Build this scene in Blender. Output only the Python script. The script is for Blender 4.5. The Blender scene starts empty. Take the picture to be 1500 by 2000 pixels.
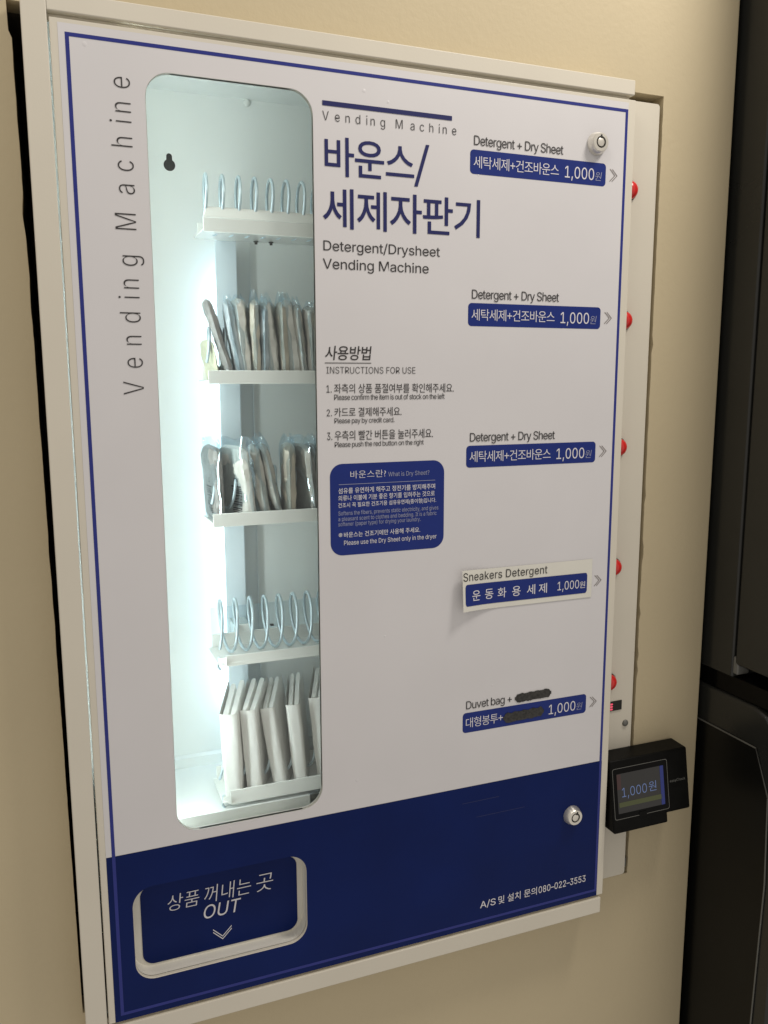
import bpy, bmesh, math, random
from mathutils import Vector, Matrix, noise
from mathutils.geometry import tessellate_polygon

S = bpy.context.scene
COL = S.collection
random.seed(7)

# ------------------------------------------------------------------ camera
cam_d = bpy.data.cameras.new('camera')
cam = bpy.data.objects.new('camera', cam_d)
COL.objects.link(cam)
cam_d.sensor_fit = 'VERTICAL'
cam_d.sensor_height = 32.0
cam_d.lens = 1630.2665 / 2000 * 32.0
cam_d.clip_start = 0.02
cam_d.clip_end = 50
RX = (0.93168613, -0.36325836, -0.00207922)
RD = (-0.05856446, -0.14455255, -0.9877625)
RF = (0.35851243, 0.92040639, -0.15595164)
cam.matrix_world = Matrix(((RX[0], -RD[0], -RF[0], -0.02563667),
                           (RX[1], -RD[1], -RF[1], -0.8226805),
                           (RX[2], -RD[2], -RF[2], 0.65239574),
                           (0, 0, 0, 1)))
S.camera = cam

# ------------------------------------------------------------------ light
world = bpy.data.worlds.new("World")
S.world = world
world.use_nodes = True
bg = world.node_tree.nodes['Background']
bg.inputs[0].default_value = (1.0, 0.93, 0.84, 1)
bg.inputs[1].default_value = 0.51


def area(name, loc, target, size, power, color):
    l = bpy.data.lights.new(name, 'AREA')
    l.shape = 'DISK'
    l.size = size
    l.energy = power
    l.color = color
    o = bpy.data.objects.new(name, l)
    COL.objects.link(o)
    o.location = loc
    o.rotation_euler = (Vector(target) - Vector(loc)).to_track_quat('-Z', 'Y').to_euler()
    return o


area('ceiling_lamp_right', (0.92, -0.48, 1.66), (0.45, 0.0, 0.6), 0.30, 9.2, (1.0, 0.93, 0.84))
area('ceiling_lamp_left', (-0.10, -0.50, 1.60), (0.25, 0.0, 0.6), 0.30, 1.8, (1.0, 0.93, 0.84))

S.view_settings.view_transform = 'Standard'
S.view_settings.look = 'None'
S.view_settings.exposure = 0
S.view_settings.gamma = 1
S.view_settings.use_curve_mapping = False
S.render.engine = 'CYCLES'
S.cycles.use_denoising = True
S.cycles.max_bounces = 14
S.cycles.diffuse_bounces = 8
S.cycles.transparent_max_bounces = 16
S.cycles.caustics_reflective = False
S.cycles.caustics_refractive = False
S.cycles.sample_clamp_indirect = 6


# ------------------------------------------------------------------ materials
def pbr(name, col, rough=0.5, metal=0.0, var=0.0, vscale=30.0, bump=0.0, bscale=200.0, col2=None,
        emit=None, estr=0.0, spec=0.5, rvar=0.0, coat=0.0):
    m = bpy.data.materials.new(name)
    m.use_nodes = True
    nt = m.node_tree
    b = nt.nodes['Principled BSDF']
    b.inputs['Base Color'].default_value = (*col, 1)
    b.inputs['Roughness'].default_value = rough
    b.inputs['Metallic'].default_value = metal
    b.inputs['Specular IOR Level'].default_value = spec
    b.inputs['Coat Weight'].default_value = coat
    b.inputs['Coat Roughness'].default_value = 0.08
    tc = nt.nodes.new('ShaderNodeTexCoord')
    if var > 0 or col2:
        n = nt.nodes.new('ShaderNodeTexNoise')
        n.inputs['Scale'].default_value = vscale
        n.inputs['Detail'].default_value = 4
        nt.links.new(tc.outputs['Object'], n.inputs['Vector'])
        r = nt.nodes.new('ShaderNodeValToRGB')
        r.color_ramp.elements[0].position = 0.3
        r.color_ramp.elements[1].position = 0.7
        c2 = col2 or tuple(min(1, c * (1 + var)) for c in col)
        c1 = col if col2 else tuple(c * (1 - var) for c in col)
        r.color_ramp.elements[0].color = (*c1, 1)
        r.color_ramp.elements[1].color = (*c2, 1)
        nt.links.new(n.outputs['Fac'], r.inputs['Fac'])
        nt.links.new(r.outputs['Color'], b.inputs['Base Color'])
        if rvar > 0:
            mr = nt.nodes.new('ShaderNodeMapRange')
            mr.inputs['To Min'].default_value = max(0, rough - rvar)
            mr.inputs['To Max'].default_value = rough + rvar
            nt.links.new(n.outputs['Fac'], mr.inputs['Value'])
            nt.links.new(mr.outputs['Result'], b.inputs['Roughness'])
    if bump > 0:
        n2 = nt.nodes.new('ShaderNodeTexNoise')
        n2.inputs['Scale'].default_value = bscale
        n2.inputs['Detail'].default_value = 5
        nt.links.new(tc.outputs['Object'], n2.inputs['Vector'])
        bp = nt.nodes.new('ShaderNodeBump')
        bp.inputs['Strength'].default_value = bump
        bp.inputs['Distance'].default_value = 0.002
        nt.links.new(n2.outputs['Fac'], bp.inputs['Height'])
        nt.links.new(bp.outputs['Normal'], b.inputs['Normal'])
    if emit:
        b.inputs['Emission Color'].default_value = (*emit, 1)
        b.inputs['Emission Strength'].default_value = estr
    return m


def clear(name, tint, gloss_rough, trans):
    """thin clear sheet: mostly see-through, with a surface shine"""
    m = bpy.data.materials.new(name)
    m.use_nodes = True
    nt = m.node_tree
    nt.nodes.remove(nt.nodes['Principled BSDF'])
    out = nt.nodes['Material Output']
    t = nt.nodes.new('ShaderNodeBsdfTransparent')
    t.inputs[0].default_value = (*tint, 1)
    g = nt.nodes.new('ShaderNodeBsdfGlossy')
    g.inputs['Roughness'].default_value = gloss_rough
    g.inputs[0].default_value = (0.9, 0.95, 1.0, 1)
    mx = nt.nodes.new('ShaderNodeMixShader')
    if trans is None:
        fr = nt.nodes.new('ShaderNodeFresnel')
        ge = nt.nodes.new('ShaderNodeNewGeometry')
        mr = nt.nodes.new('ShaderNodeMapRange')          # same reflectance from both sides of the sheet
        mr.inputs['To Min'].default_value = 1.45
        mr.inputs['To Max'].default_value = 1 / 1.45
        nt.links.new(ge.outputs['Backfacing'], mr.inputs['Value'])
        nt.links.new(mr.outputs['Result'], fr.inputs[0])
        nt.links.new(fr.outputs[0], mx.inputs[0])
    else:
        mx.inputs[0].default_value = trans
    nt.links.new(t.outputs[0], mx.inputs[1])
    nt.links.new(g.outputs[0], mx.inputs[2])
    nt.links.new(mx.outputs[0], out.inputs['Surface'])
    return m


M = {}
M['wall'] = pbr('wall_paint', (0.535, 0.455, 0.30), 0.66, var=0.03, vscale=4, bump=0.16, bscale=170)
M['recess'] = pbr('recess_shade', (0.10, 0.085, 0.06), 0.9, var=0.3, vscale=40)  # dark colour stands for the shade deep inside the opening
M['steel'] = pbr('cream_painted_steel', (0.66, 0.62, 0.53), 0.38, var=0.02, vscale=9, bump=0.03, bscale=500)
M['film'] = pbr('printed_film', (0.665, 0.655, 0.675), 0.43, var=0.025, vscale=7, bump=0.05, bscale=14)
M['trim'] = pbr('white_rim_paint', (0.72, 0.70, 0.635), 0.36, var=0.03, vscale=30)
M['liner'] = pbr('white_painted_liner', (0.85, 0.88, 0.88), 0.33, var=0.015, vscale=12)
M['tray'] = pbr('white_tray_paint', (0.76, 0.78, 0.76), 0.22, var=0.02, vscale=30, coat=0.3)
M['post'] = pbr('grey_post_paint', (0.74, 0.84, 0.92), 0.4, var=0.02, vscale=30)
M['navy'] = pbr('navy_print', (0.002, 0.0115, 0.092), 0.38, spec=0.13, var=0.12, vscale=9, bump=0.05, bscale=14)
M['blue'] = pbr('blue_print', (0.022, 0.032, 0.22), 0.4, spec=0.3, var=0.06, vscale=40)
M['label'] = pbr('label_blue_print', (0.009, 0.025, 0.185), 0.42, spec=0.28, var=0.05, vscale=30)
M['title'] = pbr('title_ink', (0.016, 0.020, 0.11), 0.45, spec=0.3, var=0.04, vscale=40)
M['ink'] = pbr('dark_grey_ink', (0.030, 0.027, 0.028), 0.5, var=0.05, vscale=60)
M['grey'] = pbr('mid_grey_ink', (0.20, 0.175, 0.165), 0.5, var=0.05, vscale=60)
M['white'] = pbr('white_print', (0.70, 0.69, 0.74), 0.45, var=0.03, vscale=60)
M['dim'] = pbr('pale_blue_print', (0.30, 0.32, 0.46), 0.45, var=0.05, vscale=60)
M['scuff'] = pbr('scuffed_film', (0.006, 0.016, 0.105), 0.45, var=0.2, vscale=300)
M['marker'] = pbr('black_marker', (0.007, 0.007, 0.006), 0.42, col2=(0.045, 0.043, 0.04), vscale=330, rvar=0.12)
M['paper'] = pbr('sticker_paper', (0.72, 0.71, 0.65), 0.5, var=0.02, vscale=30)
M['chrome'] = pbr('chrome', (0.80, 0.77, 0.70), 0.28, metal=0.75, var=0.05, vscale=90)
M['hole'] = pbr('dark_hole', (0.012, 0.012, 0.010), 0.6, var=0.2, vscale=90)
M['red'] = pbr('red_plastic', (0.62, 0.022, 0.02), 0.25, var=0.04, vscale=60, coat=0.4)
M['black'] = pbr('black_plastic', (0.004, 0.004, 0.0036), 0.4, spec=0.09, var=0.25, vscale=60, bump=0.05, bscale=900)
M['gloss'] = pbr('black_gloss', (0.003, 0.003, 0.003), 0.16, spec=0.1, var=0.2, vscale=30)
M['rim'] = pbr('grey_rim', (0.13, 0.13, 0.12), 0.4, var=0.05, vscale=90)
M['app'] = pbr('charcoal_gloss_panel', (0.020, 0.0205, 0.0185), 0.24, spec=0.45, var=0.18, vscale=5, bump=0.03, bscale=30)
M['app2'] = pbr('black_side_panel', (0.005, 0.005, 0.0045), 0.3, spec=0.22, var=0.2, vscale=6)
M['apptrim'] = pbr('appliance_trim', (0.11, 0.11, 0.10), 0.35, var=0.05, vscale=50)
M['steelrod'] = pbr('zinc_wire', (0.50, 0.61, 0.67), 0.36, metal=0.35, var=0.04, vscale=60)
M['glass'] = clear('clear_acrylic', (0.97, 0.99, 0.985), 0.03, None)
M['guard'] = clear('clear_guard', (0.92, 0.965, 0.98), 0.1, 0.07)
M['wrap'] = clear('clear_plastic_wrap', (0.89, 0.95, 0.975), 0.10, 0.21)
M['bag'] = pbr('white_folded_plastic', (0.82, 0.82, 0.80), 0.42, var=0.03, vscale=60, bump=0.12, bscale=120)
M['led'] = pbr('led_tube', (1, 1, 1), 0.4, emit=(0.72, 0.90, 1.0), estr=2.6)
M['led2'] = pbr('led_tube_front', (1, 1, 1), 0.4, emit=(0.90, 1.0, 0.985), estr=24.0)
M['seg'] = pbr('red_segments', (0.3, 0.01, 0.02), 0.4, emit=(1.0, 0.12, 0.2), estr=0.7)
M['scr'] = pbr('screen_dark', (0.01, 0.01, 0.01), 0.15, emit=(0.9, 0.85, 0.8), estr=0.011, var=0.1)
M['scrred'] = pbr('screen_red', (0.01, 0.01, 0.01), 0.15, emit=(1.0, 0.30, 0.28), estr=0.028)
M['scrblue'] = pbr('screen_blue', (0.01, 0.01, 0.01), 0.15, emit=(0.04, 0.12, 1.0), estr=0.10)
M['scrbar'] = pbr('screen_olive', (0.01, 0.01, 0.01), 0.15, emit=(0.75, 0.85, 0.22), estr=0.05)
M['scrtxt'] = pbr('screen_figures', (0.02, 0.02, 0.02), 0.15, emit=(0.34, 0.50, 1.0), estr=0.24)
PK = {
    'grey': pbr('packet_grey', (0.43, 0.42, 0.385), 0.26, var=0.12, vscale=70, bump=0.6, bscale=150),
    'pale': pbr('packet_pale', (0.66, 0.655, 0.62), 0.24, var=0.08, vscale=70, bump=0.6, bscale=150),
    'beige': pbr('packet_beige', (0.49, 0.45, 0.375), 0.36, var=0.1, vscale=70, bump=0.5, bscale=110),
    'dark': pbr('packet_charcoal', (0.23, 0.225, 0.22), 0.34, var=0.2, vscale=70, bump=0.5, bscale=110),
    'yellow': pbr('packet_cream', (0.56, 0.56, 0.42), 0.4, var=0.1, vscale=70, bump=0.4, bscale=110),
    'blue': pbr('packet_bluegrey', (0.40, 0.46, 0.50), 0.34, var=0.2, vscale=70, bump=0.4, bscale=110),
}


_b = M['bag'].node_tree.nodes['Principled BSDF']
_b.inputs['Subsurface Weight'].default_value = 0.3
_b.inputs['Subsurface Radius'].default_value = (0.006, 0.006, 0.006)
_b.inputs['Subsurface Scale'].default_value = 1.0


# ------------------------------------------------------------------ geometry collector
def rrect(x0, x1, z0, z1, r, n=8):
    pts = []
    for cx, cz, a0 in ((x1 - r, z0 + r, -90), (x1 - r, z1 - r, 0), (x0 + r, z1 - r, 90), (x0 + r, z0 + r, 180)):
        for k in range(n + 1):
            a = math.radians(a0 + 90 * k / n)
            pts.append((cx + r * math.cos(a), cz + r * math.sin(a)))
    return pts


class G:
    def __init__(self):
        self.v, self.f, self.m = [], [], []
        self.mats = []

    def mi(self, mat):
        if mat not in self.mats:
            self.mats.append(mat)
        return self.mats.index(mat)

    def add(self, vs, fs, mat):
        o = len(self.v)
        i = self.mi(mat)
        self.v += [tuple(p) for p in vs]
        for f in fs:
            self.f.append(tuple(o + k for k in f))
            self.m.append(i)

    def box(self, x0, x1, y0, y1, z0, z1, mat):
        vs = [(x, y, z) for x in (x0, x1) for y in (y0, y1) for z in (z0, z1)]
        self.add(vs, [(0, 1, 3, 2), (4, 6, 7, 5), (0, 4, 5, 1), (2, 3, 7, 6), (0, 2, 6, 4), (1, 5, 7, 3)], mat)

    def sheet(self, outer, holes, y, mat, fn=None):
        """flat sheet in the XZ plane at depth y, facing -Y"""
        loops = [outer] + list(holes)
        flat = [p for l in loops for p in l]
        tris = tessellate_polygon([[Vector((p[0], p[1], 0)) for p in l] for l in loops])
        fs = []
        for t in tris:
            a, b, c = (flat[i] for i in t)
            if (b[0] - a[0]) * (c[1] - a[1]) - (b[1] - a[1]) * (c[0] - a[0]) < 0:
                t = (t[0], t[2], t[1])
            fs.append(t)
        self.add([(p[0], y, p[1]) for p in flat], fs, mat)

    def plate(self, outer, holes, y0, y1, mat, back=True):
        """outline with holes given a thickness from y0 (front) to y1"""
        self.sheet(outer, holes, y0, mat)
        if back:
            self.sheet(outer, holes, y1, mat)
        for l in [outer] + list(holes):
            n = len(l)
            self.add([(p[0], y0, p[1]) for p in l] + [(p[0], y1, p[1]) for p in l],
                     [(k, (k + 1) % n, n + (k + 1) % n, n + k) for k in range(n)], mat)

    def prism_x(self, prof, x0, x1, mat):
        """closed (y,z) profile swept along X"""
        n = len(prof)
        vs = [(x0, p[0], p[1]) for p in prof] + [(x1, p[0], p[1]) for p in prof]
        fs = [(k, (k + 1) % n, n + (k + 1) % n, n + k) for k in range(n)]
        fs += [tuple(range(n)), tuple(range(2 * n - 1, n - 1, -1))]
        self.add(vs, fs, mat)

    def tube(self, pts, r, mat, n=8, closed=False, side=None):
        pts = [Vector(p) for p in pts]
        vs, fs = [], []
        up = Vector((0.13, 0.21, 0.97)).normalized()
        N = len(pts)
        for i, p in enumerate(pts):
            a = pts[i - 1] if (i > 0 or closed) else p
            b = pts[(i + 1) % N] if (i < N - 1 or closed) else p
            d = (b - a).normalized()
            u = d.cross(Vector(side[i]) if side else up)
            if u.length < 0.05:
                u = d.cross(Vector((1, 0, 0)))
            u.normalize()
            w = u.cross(d)
            for k in range(n):
                t = 2 * math.pi * k / n
                vs.append(p + (u * math.cos(t) + w * math.sin(t)) * r)
        for i in range(N if closed else N - 1):
            j = (i + 1) % N
            for k in range(n):
                q = (k + 1) % n
                fs.append((i * n + k, i * n + q, j * n + q, j * n + k))
        if not closed:
            fs.append(tuple(range(n - 1, -1, -1)))
            fs.append(tuple((N - 1) * n + k for k in range(n)))
        self.add(vs, fs, mat)

    def lathe_y(self, c, prof, mat, n=32):
        """(radius, y) profile turned about the Y axis through c"""
        vs, fs = [], []
        for r, y in prof:
            for k in range(n):
                a = 2 * math.pi * k / n
                vs.append((c[0] + r * math.cos(a), c[1] + y, c[2] + r * math.sin(a)))
        for i in range(len(prof) - 1):
            for k in range(n):
                q = (k + 1) % n
                fs.append((i * n + k, i * n + q, (i + 1) * n + q, (i + 1) * n + k))
        fs.append(tuple((len(prof) - 1) * n + k for k in range(n)))
        self.add(vs, fs, mat)

    def build(self, name, parent=None, smooth=False, bevel=0.0, seg=2, loc=None):
        me = bpy.data.meshes.new(name)
        me.from_pydata(self.v, [], self.f)
        for m in self.mats:
            me.materials.append(m)
        me.polygons.foreach_set('material_index', self.m)
        me.update()
        bm = bmesh.new()
        bm.from_mesh(me)
        if bevel > 0 or smooth:
            bmesh.ops.remove_doubles(bm, verts=bm.verts, dist=1e-6)
            bmesh.ops.recalc_face_normals(bm, faces=bm.faces)
        bm.to_mesh(me)
        bm.free()
        if smooth:
            me.polygons.foreach_set('use_smooth', [True] * len(me.polygons))
            me.set_sharp_from_angle(angle=math.radians(40))
        o = bpy.data.objects.new(name, me)
        COL.objects.link(o)
        if parent:
            o.parent = parent
            w = Vector((0, 0, 0))
            p = parent
            while p:
                w += p.location
                p = p.parent
            o.location = -w
        if loc:
            o.location = loc
        if bevel > 0:
            b = o.modifiers.new('edge', 'BEVEL')
            b.width = bevel
            b.segments = seg
            b.limit_method = 'ANGLE'
            b.angle_limit = math.radians(40)
            me.polygons.foreach_set('use_smooth', [True] * len(me.polygons))
            me.set_sharp_from_angle(angle=math.radians(50))
        return o


def thing(name, label, cat, loc, group=None):
    o = bpy.data.objects.new(name, None)
    COL.objects.link(o)
    o.empty_display_size = 0.05
    o.location = loc
    o['label'] = label
    o['category'] = cat
    if group:
        o['group'] = group
    return o


# ------------------------------------------------------------------ lettering
# outlines of a plain grotesque for the Latin letters: character -> (advance, contours), 1/1000 em
LATIN = {'(':(273,[[89,207,90,244,94,283,101,324,109,364,119,403,132,441,145,477,160,510,177,539,236,539,219,503,204,466,191,428,179,390,169,351,161,313,156,
276,152,241,151,207,152,176,155,145,160,115,167,83,177,50,188,16,202,-19,218,-57,236,-96,177,-96,150,-46,128,4,111,55,99,106,92,156]]),')':(273,[[37,
-96,56,-56,72,-18,86,18,97,52,106,85,113,116,118,147,121,177,122,207,121,241,117,276,112,313,104,351,94,390,82,428,69,466,54,503,37,539,97,539,113,
510,128,477,142,441,154,403,164,364,173,323,179,283,183,244,184,207,182,156,174,104,161,53,144,3,123,-47,97,-96]]),'+':(453,[[198,34,198,364,255,364,
255,34],[61,172,61,226,391,226,391,172]]),',':(188,[[38,-119,68,71,137,71,84,-119]]),'.':(188,[[95,-4,83,-3,73,1,63,9,55,18,51,29,50,41,51,53,55,64,
63,73,73,81,83,85,95,87,107,85,118,81,128,73,135,64,140,53,141,41,140,29,135,18,128,9,118,1,107,-3]]),'/':(250,[[235,533,71,-76,14,-76,178,533]]),
'0':(453,[[227,-7,191,-3,158,7,130,24,105,48,85,77,69,113,57,155,50,202,48,254,50,306,57,353,69,395,85,431,106,461,130,484,159,502,191,512,227,516,
262,512,295,502,323,484,348,461,368,431,384,395,396,353,403,306,405,254,403,202,396,155,384,113,368,77,348,48,323,24,295,7,263,-3],[227,50,250,52,271,
60,290,74,306,92,320,116,330,144,338,176,342,213,344,254,342,295,338,332,330,365,320,393,306,416,290,435,271,449,250,457,227,460,203,457,182,449,163,
435,147,416,134,393,123,365,115,332,111,295,109,254,111,213,115,176,123,144,134,116,147,92,163,74,182,60,203,52]]),'1':(453,[[76,0,76,55,391,55,391,
0],[276,509,276,0,212,0,212,448,209,448,86,358,86,427,198,509]]),'2':(453,[[64,0,64,47,234,229,252,248,282,282,294,298,303,312,311,327,316,341,319,
356,320,371,319,389,315,405,308,419,298,431,287,441,273,449,258,455,241,458,224,460,205,458,188,454,172,447,159,438,148,427,139,413,132,398,128,381,
127,362,66,362,68,391,75,418,86,442,102,464,121,482,143,496,168,507,196,513,225,516,254,513,281,507,306,497,328,482,346,465,361,445,372,423,379,398,
381,372,380,354,377,336,371,318,363,299,351,280,336,259,317,235,294,209,267,180,153,60,153,57,389,57,389,0]]),'3':(453,[[218,-7,188,-5,159,1,133,10,
108,22,88,38,70,57,57,79,48,104,44,132,109,132,112,115,118,100,126,87,137,76,150,66,165,59,182,54,200,51,219,50,239,51,258,55,275,61,291,69,304,80,
315,93,323,108,328,125,329,145,328,163,323,180,316,196,306,211,292,223,275,234,254,241,229,246,201,248,157,248,157,299,288,448,288,452,70,452,70,509,
372,509,372,461,211,278,211,289,247,290,279,286,308,276,333,262,354,244,371,222,383,198,391,173,393,145,390,116,383,90,370,66,354,45,333,27,309,12,
281,2,251,-5]]),'5':(453,[[221,-7,192,-5,165,1,140,11,118,25,99,41,83,60,71,82,63,105,60,130,122,130,125,115,130,102,138,89,148,78,160,68,173,60,188,
54,204,51,221,50,241,51,259,56,276,64,291,75,304,89,314,104,322,122,326,141,328,162,326,183,321,203,314,221,303,237,290,251,275,262,257,270,238,275,
218,277,201,276,184,273,167,268,152,262,139,255,128,246,67,253,96,509,366,509,366,452,151,452,134,301,136,301,148,311,178,325,194,330,212,333,229,334,
252,332,274,328,294,321,313,311,330,299,345,285,358,269,370,251,379,231,386,210,390,187,391,163,388,132,381,102,369,76,352,52,332,32,309,15,282,3,253,
-4]]),'8':(453,[[226,-7,193,-5,163,1,136,11,111,25,91,42,74,62,62,84,54,109,52,135,53,156,58,176,65,195,75,212,87,228,101,241,117,252,134,260,153,265,
153,267,129,276,109,289,93,308,80,330,73,354,70,380,73,405,79,429,90,450,106,469,124,485,146,498,170,508,197,514,226,516,255,514,282,508,306,498,328,
485,346,469,361,450,373,429,379,405,382,380,379,354,372,330,359,308,343,289,323,276,300,267,300,265,319,260,335,252,351,241,365,228,377,212,387,195,
395,176,399,156,401,135,398,109,391,84,378,62,362,42,341,25,317,11,289,1,259,-5],[226,49,248,50,267,54,285,60,300,69,313,79,323,91,331,106,335,121,
337,139,335,157,330,173,322,189,312,202,298,213,283,223,265,230,247,234,226,235,206,234,187,230,169,223,154,213,140,202,130,189,122,173,117,157,115,
139,117,121,121,106,129,91,139,79,152,69,167,60,185,54,205,50],[226,290,244,291,260,294,274,300,287,308,298,318,307,330,314,344,318,359,319,376,318,
392,314,407,308,420,299,432,288,442,275,449,260,455,244,459,226,460,208,459,192,455,177,449,164,442,153,432,145,420,138,407,134,392,133,376,134,359,
138,344,145,330,154,318,165,308,178,300,193,294,209,291]]),'?':(359,[[132,152,133,187,136,211,141,230,148,245,157,258,168,269,180,279,194,289,209,298,
223,309,236,321,247,334,255,349,260,365,262,384,260,399,257,413,250,425,242,436,232,445,220,452,207,457,193,461,178,462,163,461,150,458,137,453,125,
446,115,437,106,425,99,412,94,396,92,378,27,378,30,406,38,430,49,452,64,471,82,487,103,499,126,508,151,514,178,516,206,514,232,508,255,498,275,486,
292,470,306,451,316,430,322,407,324,382,322,356,316,332,306,311,292,292,275,276,219,235,211,226,204,216,196,192,194,177,194,152],[164,-4,152,-3,141,1,
131,9,124,18,120,29,118,41,120,53,124,64,131,73,141,80,152,85,164,86,176,85,186,80,196,73,203,64,208,53,209,41,208,29,203,18,196,9,186,1,176,-3]]),
'A':(480,[[16,0,201,509,276,509,463,0,395,0,287,302,272,346,232,478,245,478,233,437,222,402,213,371,204,345,191,302,85,0],[110,142,110,199,370,199,
370,142]]),'C':(510,[[267,-7,225,-3,186,7,150,25,119,49,92,79,70,115,53,157,44,203,40,254,44,305,53,352,70,393,92,429,119,459,150,484,186,501,225,512,
267,516,293,514,317,511,340,504,362,496,383,485,402,471,419,456,435,438,448,418,459,397,467,373,473,348,408,348,404,365,397,380,389,395,380,407,369,
418,357,428,344,437,330,444,315,449,300,453,284,455,267,456,237,453,209,445,184,432,161,414,141,391,125,364,113,332,106,295,103,254,106,213,113,177,
125,145,141,117,161,94,184,76,210,63,237,56,267,53,284,54,300,56,315,60,330,65,344,72,369,90,380,102,389,114,397,128,404,144,408,160,473,160,467,135,
459,112,448,91,435,71,420,53,402,38,383,24,363,13,341,5,317,-2,293,-6]]),'D':(503,[[219,0,96,0,96,57,215,57,254,60,288,68,318,81,343,99,363,122,379,
149,390,181,397,216,399,255,397,294,390,329,379,361,364,388,344,410,320,428,291,441,258,449,221,452,93,452,93,509,225,509,273,505,315,495,353,478,385,
455,412,426,433,391,449,351,458,306,462,255,458,205,449,159,433,119,411,83,384,54,351,31,312,14,268,3],[125,509,125,0,60,0,60,509]]),'E':(419,[[60,0,
60,509,372,509,372,452,125,452,125,286,355,286,355,229,125,229,125,57,375,57,375,0]]),'F':(410,[[60,0,60,509,369,509,369,452,125,452,125,278,346,278,
346,221,125,221,125,0]]),'I':(301,[[31,0,31,57,118,57,118,452,31,452,31,509,269,509,269,452,183,452,183,57,269,57,269,0]]),'M':(629,[[60,0,60,509,152,
509,277,187,284,170,322,49,307,49,311,59,352,187,476,509,568,509,568,0,504,0,506,398,506,428,507,457,513,457,498,409,456,291,342,0,286,0,170,291,134,
392,112,457,119,457,120,401,121,342,122,0]]),'N':(524,[[60,0,60,509,136,509,343,183,355,163,363,151,379,122,388,107,396,90,414,55,405,54,403,72,399,
142,399,509,463,509,463,0,387,0,202,290,168,346,159,363,148,381,108,452,119,454,124,345,124,328,125,0]]),'O':(534,[[267,-7,225,-3,186,7,150,25,119,49,
92,79,70,115,53,157,44,203,40,254,44,305,53,352,70,393,92,429,119,459,150,484,186,501,225,512,267,516,309,512,348,501,384,484,415,459,442,429,464,393,
480,352,490,305,493,254,490,203,480,157,464,115,442,79,415,49,384,25,348,7,309,-3],[267,53,296,55,324,63,349,76,372,94,392,116,408,144,420,176,428,
213,430,254,428,295,420,332,408,365,392,392,372,415,349,433,324,446,296,453,267,456,237,453,210,445,184,433,161,415,142,392,125,364,113,332,106,295,
103,254,106,213,113,176,125,144,142,117,161,94,184,76,210,63,237,55]]),'P':(445,[[60,0,60,509,235,509,272,506,305,499,332,487,356,471,375,452,390,430,
400,404,407,377,409,348,407,318,400,291,390,265,375,243,356,223,332,207,305,195,272,188,235,186,109,186,109,242,233,242,257,244,279,248,297,256,312,
266,324,279,333,294,339,310,343,328,344,348,343,367,339,385,333,402,324,416,312,428,297,439,279,446,257,451,232,452,125,452,125,0]]),'R':(449,[[60,0,
60,509,236,509,273,506,305,500,333,489,356,473,376,455,390,433,401,408,407,381,409,352,407,323,401,296,390,271,376,250,356,232,333,217,305,206,273,
200,236,198,96,198,96,255,234,255,258,256,280,260,298,267,313,276,325,287,334,300,340,316,344,333,345,352,344,371,340,389,334,405,325,419,313,430,298,
440,279,446,258,451,233,452,125,452,125,0],[353,0,230,229,303,229,428,0]]),'S':(447,[[224,-9,188,-7,156,-1,128,9,102,23,81,40,64,60,51,83,42,109,38,
137,104,137,108,118,114,102,123,88,136,76,150,66,166,59,185,53,204,50,224,49,246,50,267,54,286,60,303,69,317,79,329,92,338,106,344,122,346,139,344,
154,340,168,332,179,322,189,310,197,296,205,263,217,184,239,145,253,112,269,86,289,67,313,56,341,52,372,54,400,62,425,75,448,92,468,113,484,138,498,
165,508,195,514,227,516,259,514,289,508,316,498,340,484,360,468,377,449,390,427,398,403,401,378,337,378,332,402,320,421,302,437,280,449,254,456,225,
459,204,457,185,454,167,448,152,440,139,430,129,418,121,405,117,391,115,376,117,359,122,345,131,334,142,324,155,315,169,308,312,264,344,248,359,238,
372,226,384,213,395,198,402,180,407,161,408,139,406,112,399,87,386,64,370,43,349,25,323,11,294,0,261,-7]]),'T':(449,[[32,452,32,509,417,509,417,452,
257,452,257,0,193,0,193,452]]),'U':(518,[[259,-8,220,-6,186,2,154,15,126,33,103,55,85,80,71,108,63,140,60,173,60,509,124,509,124,178,126,155,132,133,
141,113,153,95,169,80,187,68,208,59,232,53,259,52,285,53,309,59,331,68,349,80,364,95,377,113,385,133,391,155,393,178,393,509,457,509,457,173,454,140,
446,108,433,80,414,55,391,33,363,15,332,2,297,-6]]),'V':(480,[[204,0,16,509,84,509,192,206,207,164,215,137,236,71,248,31,235,31,247,71,257,107,283,
187,290,206,395,509,463,509,278,0]]),'W':(687,[[155,0,16,509,82,509,163,196,167,179,172,162,175,145,187,94,190,76,194,58,197,40,189,40,193,58,196,76,
203,111,215,162,220,179,224,196,306,509,380,509,462,196,494,58,497,40,488,40,492,58,495,76,503,111,506,128,510,145,515,162,523,196,603,509,670,509,
530,0,455,0,368,323,362,345,357,368,351,391,336,475,350,475,345,446,330,371,318,323,230,0]]),'a':(390,[[160,-9,137,-7,115,-3,94,5,76,15,60,29,48,45,
38,63,32,84,30,108,32,128,36,146,43,161,53,174,64,184,78,193,92,200,108,206,125,211,178,220,257,231,265,235,271,240,274,246,275,272,272,285,267,297,
260,307,251,315,240,322,227,327,212,330,196,331,178,330,163,327,149,322,137,316,127,309,118,301,110,292,104,283,100,274,41,291,51,313,64,331,79,346,
95,358,114,368,133,375,153,380,173,383,208,384,239,379,255,375,271,369,286,360,300,350,312,336,322,320,330,301,335,278,337,251,337,0,277,0,277,52,272,
52,267,43,252,25,242,16,229,8,215,1,199,-4,181,-7],[170,45,192,47,211,51,228,59,242,68,254,80,263,93,270,108,274,122,276,138,276,190,147,163,134,159,
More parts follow.
